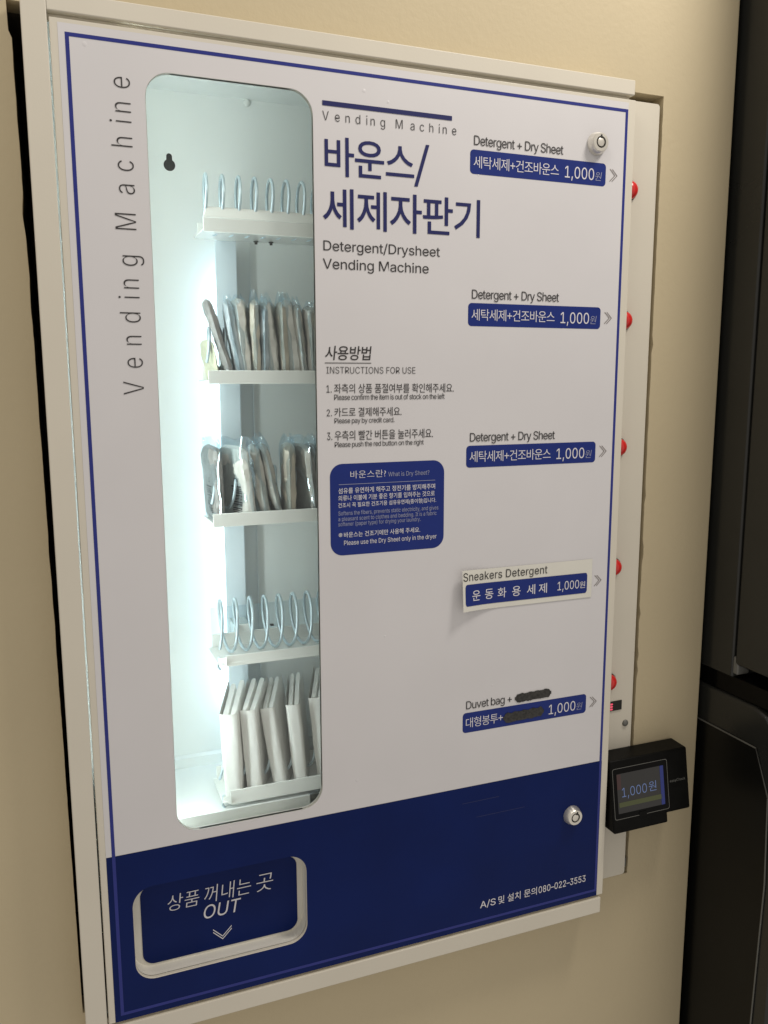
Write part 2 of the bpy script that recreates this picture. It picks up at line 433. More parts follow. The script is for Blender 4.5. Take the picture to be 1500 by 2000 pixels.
112,147,103,139,97,130,93,118,92,105,93,93,96,82,102,72,109,64,119,57,130,52,142,48]]),'b':(425,[[229,-8,208,-7,189,-3,172,4,159,12,147,21,123,50,118,
59,112,59,112,0,53,0,53,509,114,509,114,319,118,319,137,346,158,364,171,373,188,379,207,383,229,384,259,382,287,374,313,361,335,342,354,320,370,293,
381,261,388,227,390,189,388,151,381,116,370,84,355,57,336,34,313,16,288,3,260,-6],[220,47,242,49,262,55,279,66,294,80,306,97,316,117,323,139,327,163,
328,189,327,215,323,239,316,261,307,281,295,298,280,311,262,322,243,328,220,330,198,328,178,322,161,312,147,299,134,282,125,263,118,241,114,216,113,
189,114,162,118,138,125,115,135,95,147,78,162,65,179,55,198,49]]),'c':(396,[[207,-8,174,-5,144,3,117,16,93,35,72,58,56,85,44,116,37,150,34,187,37,225,
44,260,56,291,72,318,93,341,117,360,144,374,174,382,207,384,226,384,243,381,260,377,276,371,291,364,305,356,318,346,330,335,340,322,349,308,356,293,
362,277,303,262,300,272,270,311,231,328,207,330,184,328,163,321,145,310,130,296,118,278,108,258,102,236,98,212,96,187,98,163,102,139,108,117,118,97,
130,80,145,66,163,55,184,49,207,46,253,55,271,66,292,89,304,117,363,102,357,86,350,70,341,56,331,43,306,21,292,12,277,5,261,-1,244,-5,226,-7]]),
'd':(425,[[195,-8,165,-6,137,3,111,16,89,34,70,57,55,84,43,116,36,151,34,189,36,227,43,261,55,293,70,320,89,342,112,361,137,374,165,382,196,384,218,
383,237,379,253,373,267,364,278,355,287,346,306,319,311,319,311,509,372,509,372,0,313,0,313,59,307,59,287,31,277,21,266,12,252,4,236,-3,217,-7],[205,
47,226,49,246,55,263,65,278,78,290,95,299,115,306,138,310,162,312,189,310,216,306,241,300,263,290,282,278,299,263,312,246,322,227,328,205,330,182,328,
162,322,145,311,130,298,118,281,108,261,102,239,98,215,96,189,98,163,102,139,109,117,118,97,130,80,145,66,162,55,182,49]]),'e':(404,[[212,-8,177,-5,
145,3,117,16,92,35,72,58,56,85,44,116,37,150,34,187,36,224,44,258,55,290,71,317,91,340,115,359,142,373,172,382,205,384,226,383,246,380,266,374,285,
366,303,355,319,341,334,324,347,305,357,282,365,256,370,227,371,194,371,169,75,169,75,221,338,221,310,202,308,226,304,248,298,269,288,286,277,301,263,
314,246,323,227,328,205,330,183,328,164,323,146,313,131,301,119,286,109,270,102,251,97,231,96,211,96,178,98,151,102,127,110,106,121,88,135,73,151,61,
169,53,190,48,212,46,227,47,241,49,254,53,265,58,276,65,294,82,306,105,365,91,358,72,348,55,335,39,320,26,302,14,283,4,261,-3,237,-7]]),'f':(254,
[[228,379,228,327,6,327,6,379],[81,0,81,432,82,452,87,470,96,486,107,499,120,510,135,519,152,525,169,529,243,521,227,468,178,472,164,468,154,460,147,
449,143,435,142,419,142,0]]),'g':(425,[[207,-151,180,-149,156,-146,134,-140,114,-132,97,-122,82,-110,59,-84,51,-69,101,-41,122,-66,131,-74,142,-82,
154,-88,169,-93,187,-96,207,-97,236,-95,261,-87,282,-75,298,-58,308,-34,311,-6,311,68,306,68,287,41,266,23,252,16,236,10,217,6,195,5,165,7,138,14,113,
27,90,43,71,65,55,90,43,120,36,154,34,191,36,229,43,263,55,293,71,320,90,342,112,361,138,374,166,382,196,384,218,383,237,379,253,373,267,365,279,356,
308,319,313,319,313,379,372,379,372,-9,370,-40,363,-67,350,-90,334,-109,314,-124,291,-136,265,-144,237,-149],[205,59,227,61,246,66,264,75,278,87,290,
103,300,121,307,142,311,166,312,193,311,219,307,242,300,264,291,283,279,299,264,312,247,322,227,328,205,330,182,328,163,322,145,312,130,298,118,282,
109,262,102,241,98,218,96,193,98,167,102,144,109,123,118,104,131,88,145,76,163,66,183,61]]),'h':(410,[[114,227,114,0,53,0,53,509,114,509,114,287,102,
287,116,319,132,344,152,362,175,374,200,382,227,384,252,383,275,377,295,369,313,356,328,340,341,321,350,298,355,271,357,240,357,0,296,0,296,235,293,
263,286,286,273,304,256,318,235,326,210,329,192,328,176,324,161,317,147,308,136,297,126,283,119,266,115,248]]),'i':(167,[[53,0,53,379,114,379,114,0],
[84,443,73,444,63,448,54,455,47,463,43,472,41,483,43,494,47,504,54,512,63,518,73,522,84,524,95,522,105,518,114,512,121,504,125,494,126,483,125,472,
121,463,114,455,105,448,95,444]]),'k':(381,[[110,137,110,212,121,212,284,379,360,379,184,199,177,199],[53,0,53,509,114,509,114,0],[294,0,148,186,191,
229,372,0]]),'l':(189,[[139,-2,112,0,91,8,74,20,62,37,55,59,53,84,53,509,114,509,114,83,120,62,126,57,135,53,170,54,181,3]]),'m':(610,[[53,0,53,379,
112,379,112,295,108,295,114,314,122,331,132,346,144,358,158,368,172,376,187,382,203,385,219,386,245,383,268,375,287,361,303,342,314,320,321,295,312,
295,318,312,326,329,337,343,350,356,364,366,381,375,398,381,417,385,437,386,458,385,478,380,497,372,514,361,529,346,541,328,550,307,555,283,557,255,
557,0,496,0,496,254,493,279,485,298,473,313,456,323,438,329,419,330,402,329,387,326,374,320,363,312,353,302,345,290,340,277,336,263,335,247,335,0,274,
0,274,260,272,280,265,297,253,311,238,322,220,328,199,330,185,329,171,326,158,320,145,312,135,302,126,289,119,274,115,257,114,238,114,0]]),'n':(410,
[[114,227,114,0,53,0,53,379,112,379,112,287,102,287,116,319,132,344,152,362,175,374,200,382,227,384,252,383,275,377,295,369,313,356,328,340,341,321,
350,298,355,271,357,240,357,0,296,0,296,235,293,263,286,286,273,304,256,318,235,326,210,329,192,328,176,324,161,317,147,308,136,297,126,283,119,266,
115,248]]),'o':(416,[[207,-8,174,-5,144,3,117,16,93,35,72,58,56,85,44,116,37,150,34,187,37,225,44,260,56,291,72,318,93,341,117,360,144,374,174,382,
207,384,241,382,271,374,299,360,323,341,343,318,359,291,371,260,379,225,381,187,379,150,371,116,359,85,343,58,323,35,299,16,271,3,241,-5],[207,46,231,
49,252,55,270,66,285,80,298,97,307,117,314,139,318,163,319,187,318,212,314,236,307,258,298,278,285,296,270,310,252,321,231,328,207,330,184,328,163,
321,145,310,130,296,118,278,108,258,102,236,98,212,96,187,98,163,102,139,108,117,118,97,130,80,145,66,163,55,184,49]]),'p':(425,[[53,-143,53,379,112,
379,112,319,118,319,137,346,158,364,171,373,188,379,207,383,229,384,259,382,287,374,313,361,335,342,354,320,370,293,381,261,388,227,390,189,388,151,
381,116,370,84,355,57,336,34,313,16,288,3,260,-6,229,-8,208,-7,189,-3,173,4,159,12,147,21,118,59,114,59,114,-143],[220,47,242,49,262,55,279,66,294,80,
306,97,316,117,323,139,327,163,328,189,327,215,323,239,316,261,307,281,295,298,280,311,262,322,243,328,220,330,198,328,178,322,161,312,147,299,134,
282,125,263,118,241,114,216,113,189,114,162,118,138,125,115,135,95,147,78,162,65,179,55,198,49]]),'r':(259,[[53,0,53,379,112,379,112,321,115,321,124,
339,137,354,152,367,171,377,191,383,243,384,243,322,207,326,190,324,174,321,159,315,146,306,135,296,126,284,119,269,115,254,114,237,114,0]]),'s':(365,
[[182,-8,157,-7,133,-3,112,3,93,12,76,24,62,38,50,54,41,73,36,94,94,107,101,87,111,72,124,60,141,52,160,47,181,45,206,47,227,53,244,62,258,74,265,88,
268,103,266,115,262,126,254,136,243,144,229,150,212,155,149,170,118,180,92,192,72,208,58,227,50,249,47,274,49,295,55,314,65,332,79,347,95,360,115,370,
137,378,161,383,187,384,212,383,234,379,254,372,271,363,286,352,299,339,309,324,318,308,324,290,268,277,262,291,254,304,243,316,228,325,210,331,187,
333,166,331,147,326,131,317,119,305,111,292,109,277,110,264,115,253,124,243,136,235,152,229,172,223,229,209,261,200,287,187,306,171,320,153,328,131,
331,107,329,85,323,65,312,47,298,31,281,18,260,6,236,-2,210,-7]]),'t':(228,[[204,379,204,327,6,327,6,379],[65,471,126,471,126,98,127,83,130,70,136,61,
144,55,156,51,202,54,213,2,168,-4,138,-1,113,7,92,21,77,41,68,64,65,93]]),'u':(410,[[182,-5,158,-3,135,2,115,11,97,23,82,39,69,59,60,82,54,109,53,139,
53,379,114,379,114,144,116,117,124,94,137,75,154,61,175,53,200,50,218,51,234,55,249,62,263,71,274,83,283,97,290,113,295,132,296,153,296,379,357,379,
357,0,298,0,298,92,307,92,294,60,277,35,257,17,234,5,209,-3]]),'v':(390,[[163,0,17,379,84,379,165,155,173,132,187,87,199,42,206,21,184,21,191,42,209,
110,216,132,224,155,305,379,371,379,226,0]]),'y':(390,[[47,-139,61,-86,94,-90,104,-89,113,-86,122,-81,130,-74,138,-64,145,-51,151,-36,163,-1,17,379,
84,379,165,155,173,132,187,87,199,42,206,21,184,21,202,87,216,132,224,155,305,379,371,379,204,-58,196,-77,187,-93,177,-107,165,-119,153,-128,139,-136,
125,-141,109,-144]]),'–':(350,[[350,244,350,188,0,188,0,244]]),' ':(188,[])}


def fill_outlines(contours, off):
    c = bpy.data.curves.new('lettering', 'CURVE')
    c.dimensions = '2D'
    c.fill_mode = 'BOTH'
    c.offset = off
    for l in contours:
        sp = c.splines.new('POLY')
        sp.points.add(len(l) - 1)
        for p, q in zip(sp.points, l):
            p.co = (q[0], q[1], 0, 1)
        sp.use_cyclic_u = True
    return c


def signed(l):
    return sum(l[i - 1][0] * l[i][1] - l[i - 1][1] * l[i][0] for i in range(len(l)))


def glyphs(body, off=0.0, space=1.0, shear=0.0):
    """-> points (x, y, layer) and faces; strokes that overlap inside a letter go to separate layers"""
    curves = []
    if all(ch in LATIN for ch in body):
        x = 0.0
        layers = [[] for _ in range(6)]
        for i, ch in enumerate(body):
            a, ls = LATIN[ch]
            k0 = k = 3 * (i % 2)                          # neighbours may touch: alternate layers
            for l in ls:
                pts = [(x + l[j] / 1000 + shear * l[j + 1] / 1000, l[j + 1] / 1000) for j in range(0, len(l), 2)]
                if signed(pts) < 0:
                    layers[k].append(pts)
                    k += 1
                else:
                    layers[k0].append(pts)
            x += a / 1000 * space if space > 1 else a / 1000 - (1 - space) * 0.5
        curves = [fill_outlines(l, off) for l in layers if l]
    else:
        c = bpy.data.curves.new('lettering', 'FONT')
        c.body = body
        c.size = 1.0
        c.offset = off
        c.space_character = space
        c.shear = shear
        c.resolution_u = 4
        curves = [c]
    vs, fs = [], []
    for q, c in enumerate(curves):
        o = bpy.data.objects.new('lettering', c)
        COL.objects.link(o)
        bpy.context.view_layer.update()
        dg = bpy.context.evaluated_depsgraph_get()
        ev = o.evaluated_get(dg)
        me = ev.to_mesh()
        n0 = len(vs)
        vs += [(v.co.x, v.co.y, q) for v in me.vertices]
        fs += [tuple(n0 + i for i in p.vertices) for p in me.polygons]
        ev.to_mesh_clear()
        bpy.data.objects.remove(o)
        bpy.data.curves.remove(c)
    return vs, fs


def text(g, body, x0, x1, z0, z1, mat, y=-0.0006, mode='full', off=0.0, space=1.0, shear=0.0, fn=None):
    """lettering fitted to its printed size; mode 'base': z0 is the baseline, 'full': z0 is the lowest ink"""
    vs, fs = glyphs(body, off, space, shear)
    xa, xb = min(v[0] for v in vs), max(v[0] for v in vs)
    ya, yb = min(v[1] for v in vs), max(v[1] for v in vs)
    if mode == 'base':
        ya = 0.0
    out = []
    for x, q, lay in vs:
        X = x0 + (x - xa) / (xb - xa) * (x1 - x0)
        Z = z0 + (q - ya) / (yb - ya) * (z1 - z0)
        P = fn(X, Z) if fn else (X, y, Z)
        out.append((P[0], P[1] - 0.00003 * lay, P[2]))
    g.add(out, fs, mat)


def chevron(g, x0, x1, z0, z1, mat, y=-0.0006):
    h = (z1 - z0) / 2
    zc = (z0 + z1) / 2
    t = 0.0011
    w = (x1 - x0) * 0.72
    for dx in (0, (x1 - x0) * 0.28):
        for s in (-1, 1):
            a, b = (x0 + dx, zc + s * h), (x0 + dx + w - t, zc)
            g.add([(a[0], y, a[1]), (a[0] + t, y, a[1]), (b[0] + t, y, b[1]), (b[0], y, b[1])], [(0, 1, 2, 3)], mat)


# ------------------------------------------------------------------ wall
OX0, OX1, OZ0, OZ1 = -0.0435, 0.6615, -0.0105, 0.9815     # opening the cabinet sits in
WY = 0.032
rnd = random.Random(3)
hole = []
N = 90
for k in range(N):                                        # right edge upward
    z = OZ0 + (OZ1 - OZ0) * k / N
    hole.append((OX1 + rnd.uniform(-.0004, .0004) + (0.0016 if rnd.random() > .95 else 0), z))
for k in range(24):
    hole.append((OX1 - (OX1 - OX0) * k / 24, OZ1 + rnd.uniform(-.0004, .0004)))
for k in range(160):                                      # ragged plaster down the left edge
    t = k / 160
    z = OZ1 - (OZ1 - OZ0) * t
    e = noise.noise(Vector((0, 0, z * 30))) * 0.0006 + rnd.uniform(-.00012, .00012)
    if abs(z - 0.80) < 0.018:
        e -= 0.0015 * math.cos((z - .80) / .018 * math.pi / 2)
    if abs(z - 0.967) < 0.016:
        e -= 0.0025
    hole.append((OX0 + 0.0065 * t + e, z))
for k in range(24):
    hole.append((OX0 + 0.0065 + (OX1 - OX0 - 0.0065) * k / 24, OZ0))
g = G()
g.sheet([(-1.6, -1.2), (0.7655, -1.2), (0.7655, 2.3), (-1.6, 2.3)], [hole], WY, M['wall'])
n = len(hole)
g.add([(p[0], WY, p[1]) for p in hole] + [(p[0], 0.06, p[1]) for p in hole],
      [(k, (k + 1) % n, n + (k + 1) % n, n + k) for k in range(n)], M['wall'])
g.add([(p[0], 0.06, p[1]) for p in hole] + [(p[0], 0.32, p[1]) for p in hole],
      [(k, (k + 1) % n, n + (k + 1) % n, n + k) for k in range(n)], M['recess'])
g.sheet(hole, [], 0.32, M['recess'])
# rounded outer corner and its return
ns = 6
vs, fs = [], []
for k in range(ns + 1):
    a = math.pi / 2 * k / ns
    for z in (-1.2, 2.3):
        vs.append((0.7655 + 0.0025 * math.sin(a), WY + 0.0025 * (1 - math.cos(a)), z))
for z in (-1.2, 2.3):
    vs.append((0.768, 0.6, z))
for k in range(ns + 1):
    fs.append((2 * k, 2 * k + 2, 2 * k + 3, 2 * k + 1))
g.add(vs, fs, M['wall'])
wall = g.build('wall')
wall['kind'] = 'structure'
wall['label'] = 'beige painted wall with a cut opening round the cabinet'

# ------------------------------------------------------------------ vending machine
VM = thing('vending_machine', 'white wall-mounted detergent vending machine with tall lit window and navy band',
           'vending machine', (0.28, 0.05, -0.027))

# frame: flange round the door (left, top, bottom) with returns
g = G()
g.box(-0.0345, -0.0138, -0.0015, 0.05, -0.0309, 0.9810, M['steel'])
g.box(-0.0138, 0.5955, -0.0015, 0.05, 0.9652, 0.9810, M['steel'])
g.box(-0.0138, 0.5945, -0.0015, 0.05, -0.0309, -0.0100, M['steel'])
g.box(-0.0138, 0.5935, 0.0055, 0.0075, 0.9585, 0.9653, M['steel'])
g.box(-0.0138, 0.5935, 0.0055, 0.0075, -0.0101, -0.0030, M['steel'])
frame = g.build('cabinet_frame', VM, bevel=0.0009)

# liner: everything white behind the window
LZ0, LZ1, LB = 0.191, 0.9597, 0.150
g = G()
L = M['liner']
kh = [(0.1042 + 0.0062 * math.sin(math.radians(a)), 0.8835 - 0.0062 * math.cos(math.radians(a))) for a in range(-150, 151, 12)]
kh = kh + [(0.1042 + 0.0031, 0.8925)] + [(0.1042 + 0.0031 * math.cos(math.radians(a)), 0.8925 + 0.0031 * math.sin(math.radians(a))) for a in range(20, 161, 20)] + [(0.1042 - 0.0031, 0.8925)]
g.sheet([(-0.0145, 0.206), (0.59, 0.206), (0.59, LZ1), (-0.0145, LZ1)], [kh], LB, L)
g.add([(-0.006, LB + .0004, 0.206), (0.59, LB + .0004, 0.206), (0.59, LB - 0.004, 0.203), (-0.006, LB - 0.004, 0.203),
       (0.59, LB - 0.004, LZ0), (-0.006, LB - 0.004, LZ0)], [(0, 1, 2, 3), (3, 2, 4, 5)], L)
g.box(-0.016, 0.592, 0.008, 0.158, LZ1, LZ1 + 0.0015, L)             # ceiling
g.box(-0.0170, -0.0145, 0.008, 0.158, -0.004, LZ1, L)                 # left side
g.box(0.5905, 0.5925, 0.008, 0.158, -0.004, LZ1, L)                  # right side
g.box(-0.006, 0.215, 0.027, LB - 0.004, LZ0 - 0.0015, LZ0, L)        # chute floor
g.add([(-0.006, 0.027, LZ0 - .0015), (0.215, 0.027, LZ0 - .0015), (0.215, 0.0255, 0.142), (-0.006, 0.0255, 0.142)], [(0, 1, 2, 3)], L)
g.box(0.215, 0.59, 0.10, LB - 0.002, 0.150, 0.152, L)
g.box(-0.0145, 0.59, 0.152, 0.156, -0.004, 0.207, L)
g.box(-0.006, 0.59, 0.028, 0.152, -0.006, -0.004, L)
liner = g.build('cabinet_liner', VM)
g = G()
g.sheet(rrect(0.09, 0.12, 0.87, 0.905, 0.003), [], LB + 0.006, M['hole'])
g.build('keyhole_slot', liner)
g = G()
g.lathe_y((0.191, LB, 0.9565), [(0.0042, 0), (0.004, -0.0015), (0.0028, -0.0028), (0.001, -0.0034)], M['tray'], 16)
g.build('screw_head', liner, smooth=True)

# post, cover panel, lamp
g = G()
g.box(0.1450, 0.1682, 0.1195, 0.1215, LZ0 + .0005, 0.803, M['post'])
g.box(0.1662, 0.1682, 0.1215, 0.1475, LZ0 + .0005, 0.803, M['post'])
g.build('support_post', VM, bevel=0.0005)
g = G()
g.box(0.1885, 0.5895, 0.1445, 0.1462, 0.2065, 0.806, M['liner'])
g.build('back_cover', VM, bevel=0.0004)
g = G()
r, cx, cy = 0.0065, 0.1535, 0.1375
prof = [(r * math.sin(math.pi / 2 * k / 4), 0.262 - r * math.cos(math.pi / 2 * k / 4)) for k in range(1, 5)] + \
       [(r * math.cos(math.pi / 2 * k / 4), 0.765 + r * math.sin(math.pi / 2 * k / 4)) for k in range(0, 4)]
vs, fs = [], []
for rr, z in prof:
    for k in range(12):
        a = 2 * math.pi * k / 12
        vs.append((cx + rr * math.cos(a), cy + rr * math.sin(a), z))
for i in range(len(prof) - 1):
    for k in range(12):
        q = (k + 1) % 12
        fs.append((i * 12 + k, i * 12 + q, (i + 1) * 12 + q, (i + 1) * 12 + k))
g.add(vs, fs, M['led'])
g.build('lamp_tube', VM, smooth=True)

# lamp strip in the front left corner, hidden by the door, facing the goods
sx, sy = 0.045, 0.0125
dx, dy = math.cos(math.radians(0)), math.sin(math.radians(0))
px, py = -dy * 0.006, dx * 0.006
g = G()
g.add([(sx - px, sy - py, 0.20), (sx + px, sy + py, 0.20), (sx + px, sy + py, 0.955), (sx - px, sy - py, 0.955)], [(0, 1, 2, 3)], M['led2'])
q = [(sx - px - .0004 * dx, sy - py - .0004 * dy), (sx + px - .0004 * dx, sy + py - .0004 * dy), (sx + px - .004 * dx, sy + py - .004 * dy), (sx - px - .004 * dx, sy - py - .004 * dy)]
g.add([(p[0], p[1], z) for z in (0.198, 0.957) for p in q], [(0, 1, 2, 3), (4, 7, 6, 5), (0, 4, 5, 1), (1, 5, 6, 2), (2, 6, 7, 3), (3, 7, 4, 0)], M['tray'])
g.build('lamp_strip', VM)

# trays with their spiral coils
TZ = [0.796, 0.649, 0.503, 0.3525, 0.1955]
PITCH = [0.0165, 0.0165, 0.0215, 0.0164, 0.0262]
C0 = [0.1265, 0.1262, 0.128, 0.1275, 0.128]
TX0, TX1 = 0.118, 0.47
TRAYS = []
for i, zb in enumerate(TZ):
    g = G()
    t = 0.0012
    lx = TX0 + (0.009 if i >= 3 else 0.0)
    fl = zb + 0.0025                                   # floor level
    g.box(TX0, TX1, 0.0300, 0.0890, fl, fl + t, M['tray'])
    # front lip: left corner cut back
    lh = 0.0105 if i == 3 else 0.0135
    e = (0, 0, 0.003, 0.005, 0.006)[i]                 # the lower lips lean back
    lip = [(0.0285, zb), (0.0300, zb), (0.0300 + e, zb + lh), (0.0285 + e, zb + lh)]
    g.prism_x(lip, lx, TX1, M['tray'])
    if i == 0:
        a = [(TX0, 0.0285, zb + .0137), (TX1, 0.0285, zb + .0137), (TX1, 0.0330, zb + 0.0245), (TX0 + .0045, 0.0330, zb + 0.0245)]
        b = [(p[0], p[1] + t, p[2]) for p in a]
        g.add(a + b, [(0, 1, 2, 3), (4, 7, 6, 5), (0, 4, 5, 1), (1, 5, 6, 2), (2, 6, 7, 3), (3, 7, 4, 0)], M['tray'])
    # left end: small turned-down tab
    if i >= 3:
        g.add([(TX0 + .001, 0.034, fl), (lx, 0.0288, zb + .0005), (lx, 0.0288, zb + .010), (TX0 + .001, 0.034, fl + .006)],
              [(0, 1, 2, 3)], M['tray'])
        g.tube([(TX0 + .002, 0.036, fl + .007), (TX0 + .0005, 0.035, fl - .004), (TX0 + .003, 0.034, fl - .007)], 0.0014, M['steelrod'], 8)
    # low back wall
    h = 0.046
    g.box(TX0 + .004, TX1, 0.0890, 0.0902, fl, fl + 0.016, M['tray'])
    # bracket to the post
    g.box(0.1475, 0.1655, 0.0904, 0.1194, fl + .004, fl + .024, M['tray'])
    tr = g.build('tray', VM, bevel=0.0003, seg=1)
    TRAYS.append(tr)
    if i == 3:
        gd = G()
        gd.box(TX0 + .004, TX1, 0.0905, 0.0921, fl + .001, fl + h, M['guard'])
        gd.build('clear_guard', tr)
    g = G()
    cz = zb + (0.0315 if i == 0 else 0.0355)
    R0 = 0.0285 if i in (0, 3) else 0.0215
    cyy = 0.0605 if i in (0, 3) else 0.0660
    pts, side = [], []
    turns = int((TX1 - 0.03 - C0[i]) / PITCH[i])
    for k in range(-10, turns * 28):                   # front -> top -> back -> bottom while X grows
        a = 2 * math.pi * k / 28                       # a = 0 at the top
        pts.append((C0[i] + PITCH[i] * k / 28.0, cyy + R0 * math.sin(a), cz + R0 * math.cos(a)))
        side.append((0, math.sin(a), math.cos(a)))
    g.tube(pts, 0.00165, M['steelrod'], 10, side=side)
    g.build('spiral_coil', tr, smooth=True)
    if i == 0:
        for bx in (0.182, 0.1983):
            b = G()
            b.lathe_y((0, 0, 0), [(0.0026, 0), (0.0026, -0.001), (0.0016, -0.0012), (0.0016, -0.0032)], M['hole'], 12)
            for q in range(len(b.v)):
                x, y, z = b.v[q]
                b.v[q] = (bx + x, 0.083 + z, fl - 0.0002 + y)
            b.build('bolt', tr, smooth=True)
    if i == 3:
        b = G()
        b.add([(0.1880, 0.0886, 0.3765), (0.1925, 0.0886, 0.3762), (0.1935, 0.0886, 0.3735), (0.1893, 0.0886, 0.3735)], [(0, 1, 2, 3)], M['hole'])  # small dark mark at the back of the tray
        b.build('dark_mark', tr)

# button panel to the right of the door
PY = 0.030
g = G()
g.plate(rrect(0.560, 0.6550, -0.0088, 0.9712, 0.004), [], PY, PY + 0.003, M['steel'])
g.box(0.596, 0.654, PY + 0.003, 0.12, -0.006, 0.969, M['steel'])
panel = g.build('button_panel', VM, bevel=0.0008)
ZB = [0.8715, 0.7225, 0.5705, 0.4200, 0.2690]
first = None
for k, z in enumerate(ZB):
    if first is None:
        g = G()
        dome = [(0.0108 * math.cos(math.radians(a)), -0.0035 - 0.0085 * math.sin(math.radians(a))) for a in range(0, 90, 10)]
        g.lathe_y((0, 0, 0), [(0.0118, 0), (0.0118, -0.003), (0.0109, -0.0034)], M['black'], 28)
        g.lathe_y((0, 0, 0), dome, M['red'], 28)
        first = g.build('red_button', panel, smooth=True)
        o = first
    else:
        o = first.copy()
        COL.objects.link(o)
        o.parent = panel
    o.location = Vector((0.6142, PY, z)) - VM.location - panel.location
g = G()
g.plate([(0.598, 0.2275), (0.6376, 0.2282), (0.6376, 0.2408), (0.598, 0.2402)], [], PY - 0.0012, PY, M['hole'])
for k in range(3):
    z = 0.2305 + 0.0034 * k
    g.add([(0.6195, PY - .0016, z - .0012), (0.6225, PY - .0016, z - .0012), (0.6238, PY - .0016, z), (0.6225, PY - .0016, z + .0012), (0.6195, PY - .0016, z + .0012)],
          [(0, 1, 2, 3, 4)], M['seg'])
g.build('counter_display', panel)
g = G()
g.lathe_y((0.6450, PY, 0.2080), [(0.0044, 0), (0.0044, -0.0008), (0.0034, -0.0022), (0.0012, -0.0029)], M['rim'], 18)
g.build('screw', panel, smooth=True)
# thin panel clip at the lower right corner
g = G()
g.box(0.6552, 0.6590, 0.0325, 0.040, -0.001, 0.012, M['rim'])
g.build('panel_clip', panel, bevel=0.0005)

# ------------------------------------------------------------------ door
WIN = rrect(0.0655, 0.2217, 0.1905, 0.9270, 0.0225, 10)
FLP = rrect(0.0176, 0.2016, 0.0335, 0.1380, 0.0205, 10)
DX0, DX1, DZ0, DZ1 = -0.0122, 0.5980, -0.0066, 0.9607
g = G()
g.plate([(DX0, DZ0), (DX1, DZ0), (DX1, DZ1), (DX0, DZ1)], [WIN, FLP], 0.0, 0.0045, M['steel'])
g.box(DX1 - 0.0012, DX1, 0.0045, 0.016, DZ0, DZ1 - .0013, M['steel'])
for za, zb_ in ((0.45, 0.795), (0.03, 0.125)):
    g.box(DX0, DX0 + 0.0012, 0.0046, 0.016, za, zb_, M['steel'])  # hidden strips added to block stretches of light leaking past the edge
door = g.build('door', VM, bevel=0.0006, seg=2)
g = G()
inset = lambda l, d: [(x + (d if x > (l[0][0] + l[len(l) // 2][0]) / 2 else -d), z + (d if z > (min(p[1] for p in l) + max(p[1] for p in l)) / 2 else -d)) for x, z in l]
W2 = rrect(0.0652, 0.2220, 0.1902, 0.9273, 0.0228, 10)
F2 = rrect(0.0173, 0.2019, 0.0332, 0.1383, 0.0208, 10)
g.sheet([(-0.0056, 0.1791), (0.5885, 0.1791), (0.5885, 0.9572), (-0.0056, 0.9572)], [W2], -0.0002, M['film'])
for bx, bz, br in ((0.0160, 0.9420, 0.0022), (0.3, 0.926, .0015), (0.262, 0.213, 0.0021), (0.2955, 0.375, .0012), (0.402, 0.865, 0.0012), (0.2745, 0.9335, 0.0019), (0.12, 0.185, .0015), (0.43, 0.30, 0.0013)):
    n0 = len(g.v)
    g.lathe_y((bx, -0.00021, bz), [(br, 0), (br * .8, -0.00009), (br * .45, -0.00018), (br * .1, -0.0002)], M['film'], 14)
g.build('door_film', door, smooth=True)
g = G()
g.sheet([(-0.0056, DZ0 + .0003), (0.5885, DZ0 + .0003), (0.5885, 0.1788), (-0.0056, 0.1788)], [F2], -0.0002, M['navy'])
g.add([(0.393, -.0004, .1583), (0.442, -.0004, .1585), (0.442, -.0004, .1593), (0.393, -.0004, .1590)], [(0, 1, 2, 3)], M['scuff'])
g.add([(0.412, -.0004, .1379), (0.478, -.0004, .1381), (0.478, -.0004, .1388), (0.412, -.0004, .1386)], [(0, 1, 2, 3)], M['scuff'])
g.build('lower_band', door)
g = G()
w = 0.0033
g.sheet([(0.0, 0.0), (0.588, 0.0), (0.588, 0.95), (0.0, 0.95)], [[(w, w), (0.588 - w, w), (0.588 - w, 0.95 - w), (w, 0.95 - w)]], -0.0004, M['blue'])
g.build('border_stripe', door)
g = G()
g.plate(rrect(0.060, 0.2270, 0.185, 0.932, 0.02), [], 0.0050, 0.0070, M['glass'])
g.build('window_pane', door)
# white trim lining the two openings
g = G()
for l, d in ((WIN, 0.0062), (FLP, 0.0)):
    if d:
        nn = len(l)
        g.add([(p[0], -0.0001, p[1]) for p in l] + [(p[0], 0.0049, p[1]) for p in l],
              [(k, (k + 1) % nn, nn + (k + 1) % nn, nn + k) for k in range(nn)], M['tray'])
g.build('window_trim', door)

# lettering on the door
g = G()
g.add([(0.2314, -.0006, .9156), (0.3705, -.0006, .9156), (0.3705, -.0006, .9201), (0.2314, -.0006, .9201)], [(0, 1, 2, 3)], M['title'])
text(g, 'Vending Machine', 0.2314, 0.3756, 0.9020, 0.9109, M['ink'], mode='base', space=1.75, off=-0.006)
text(g, '바운스', 0.2331, 0.3285, 0.8512, 0.8880, M['title'], off=0.008, space=0.93)
text(g, '/', 0.3285, 0.3452, 0.8480, 0.8895, M['title'], off=-0.004)
text(g, '세제자판기', 0.2306, 0.4045, 0.8015, 0.8400, M['title'], off=0.008, space=0.93)
text(g, 'Detergent/Drysheet', 0.2307, 0.3581, 0.7800, 0.7900, M['ink'], mode='base', space=0.97)
text(g, 'Vending Machine', 0.2299, 0.3453, 0.7625, 0.7725, M['ink'], mode='base', space=0.97)
g.build('title_lettering', door)

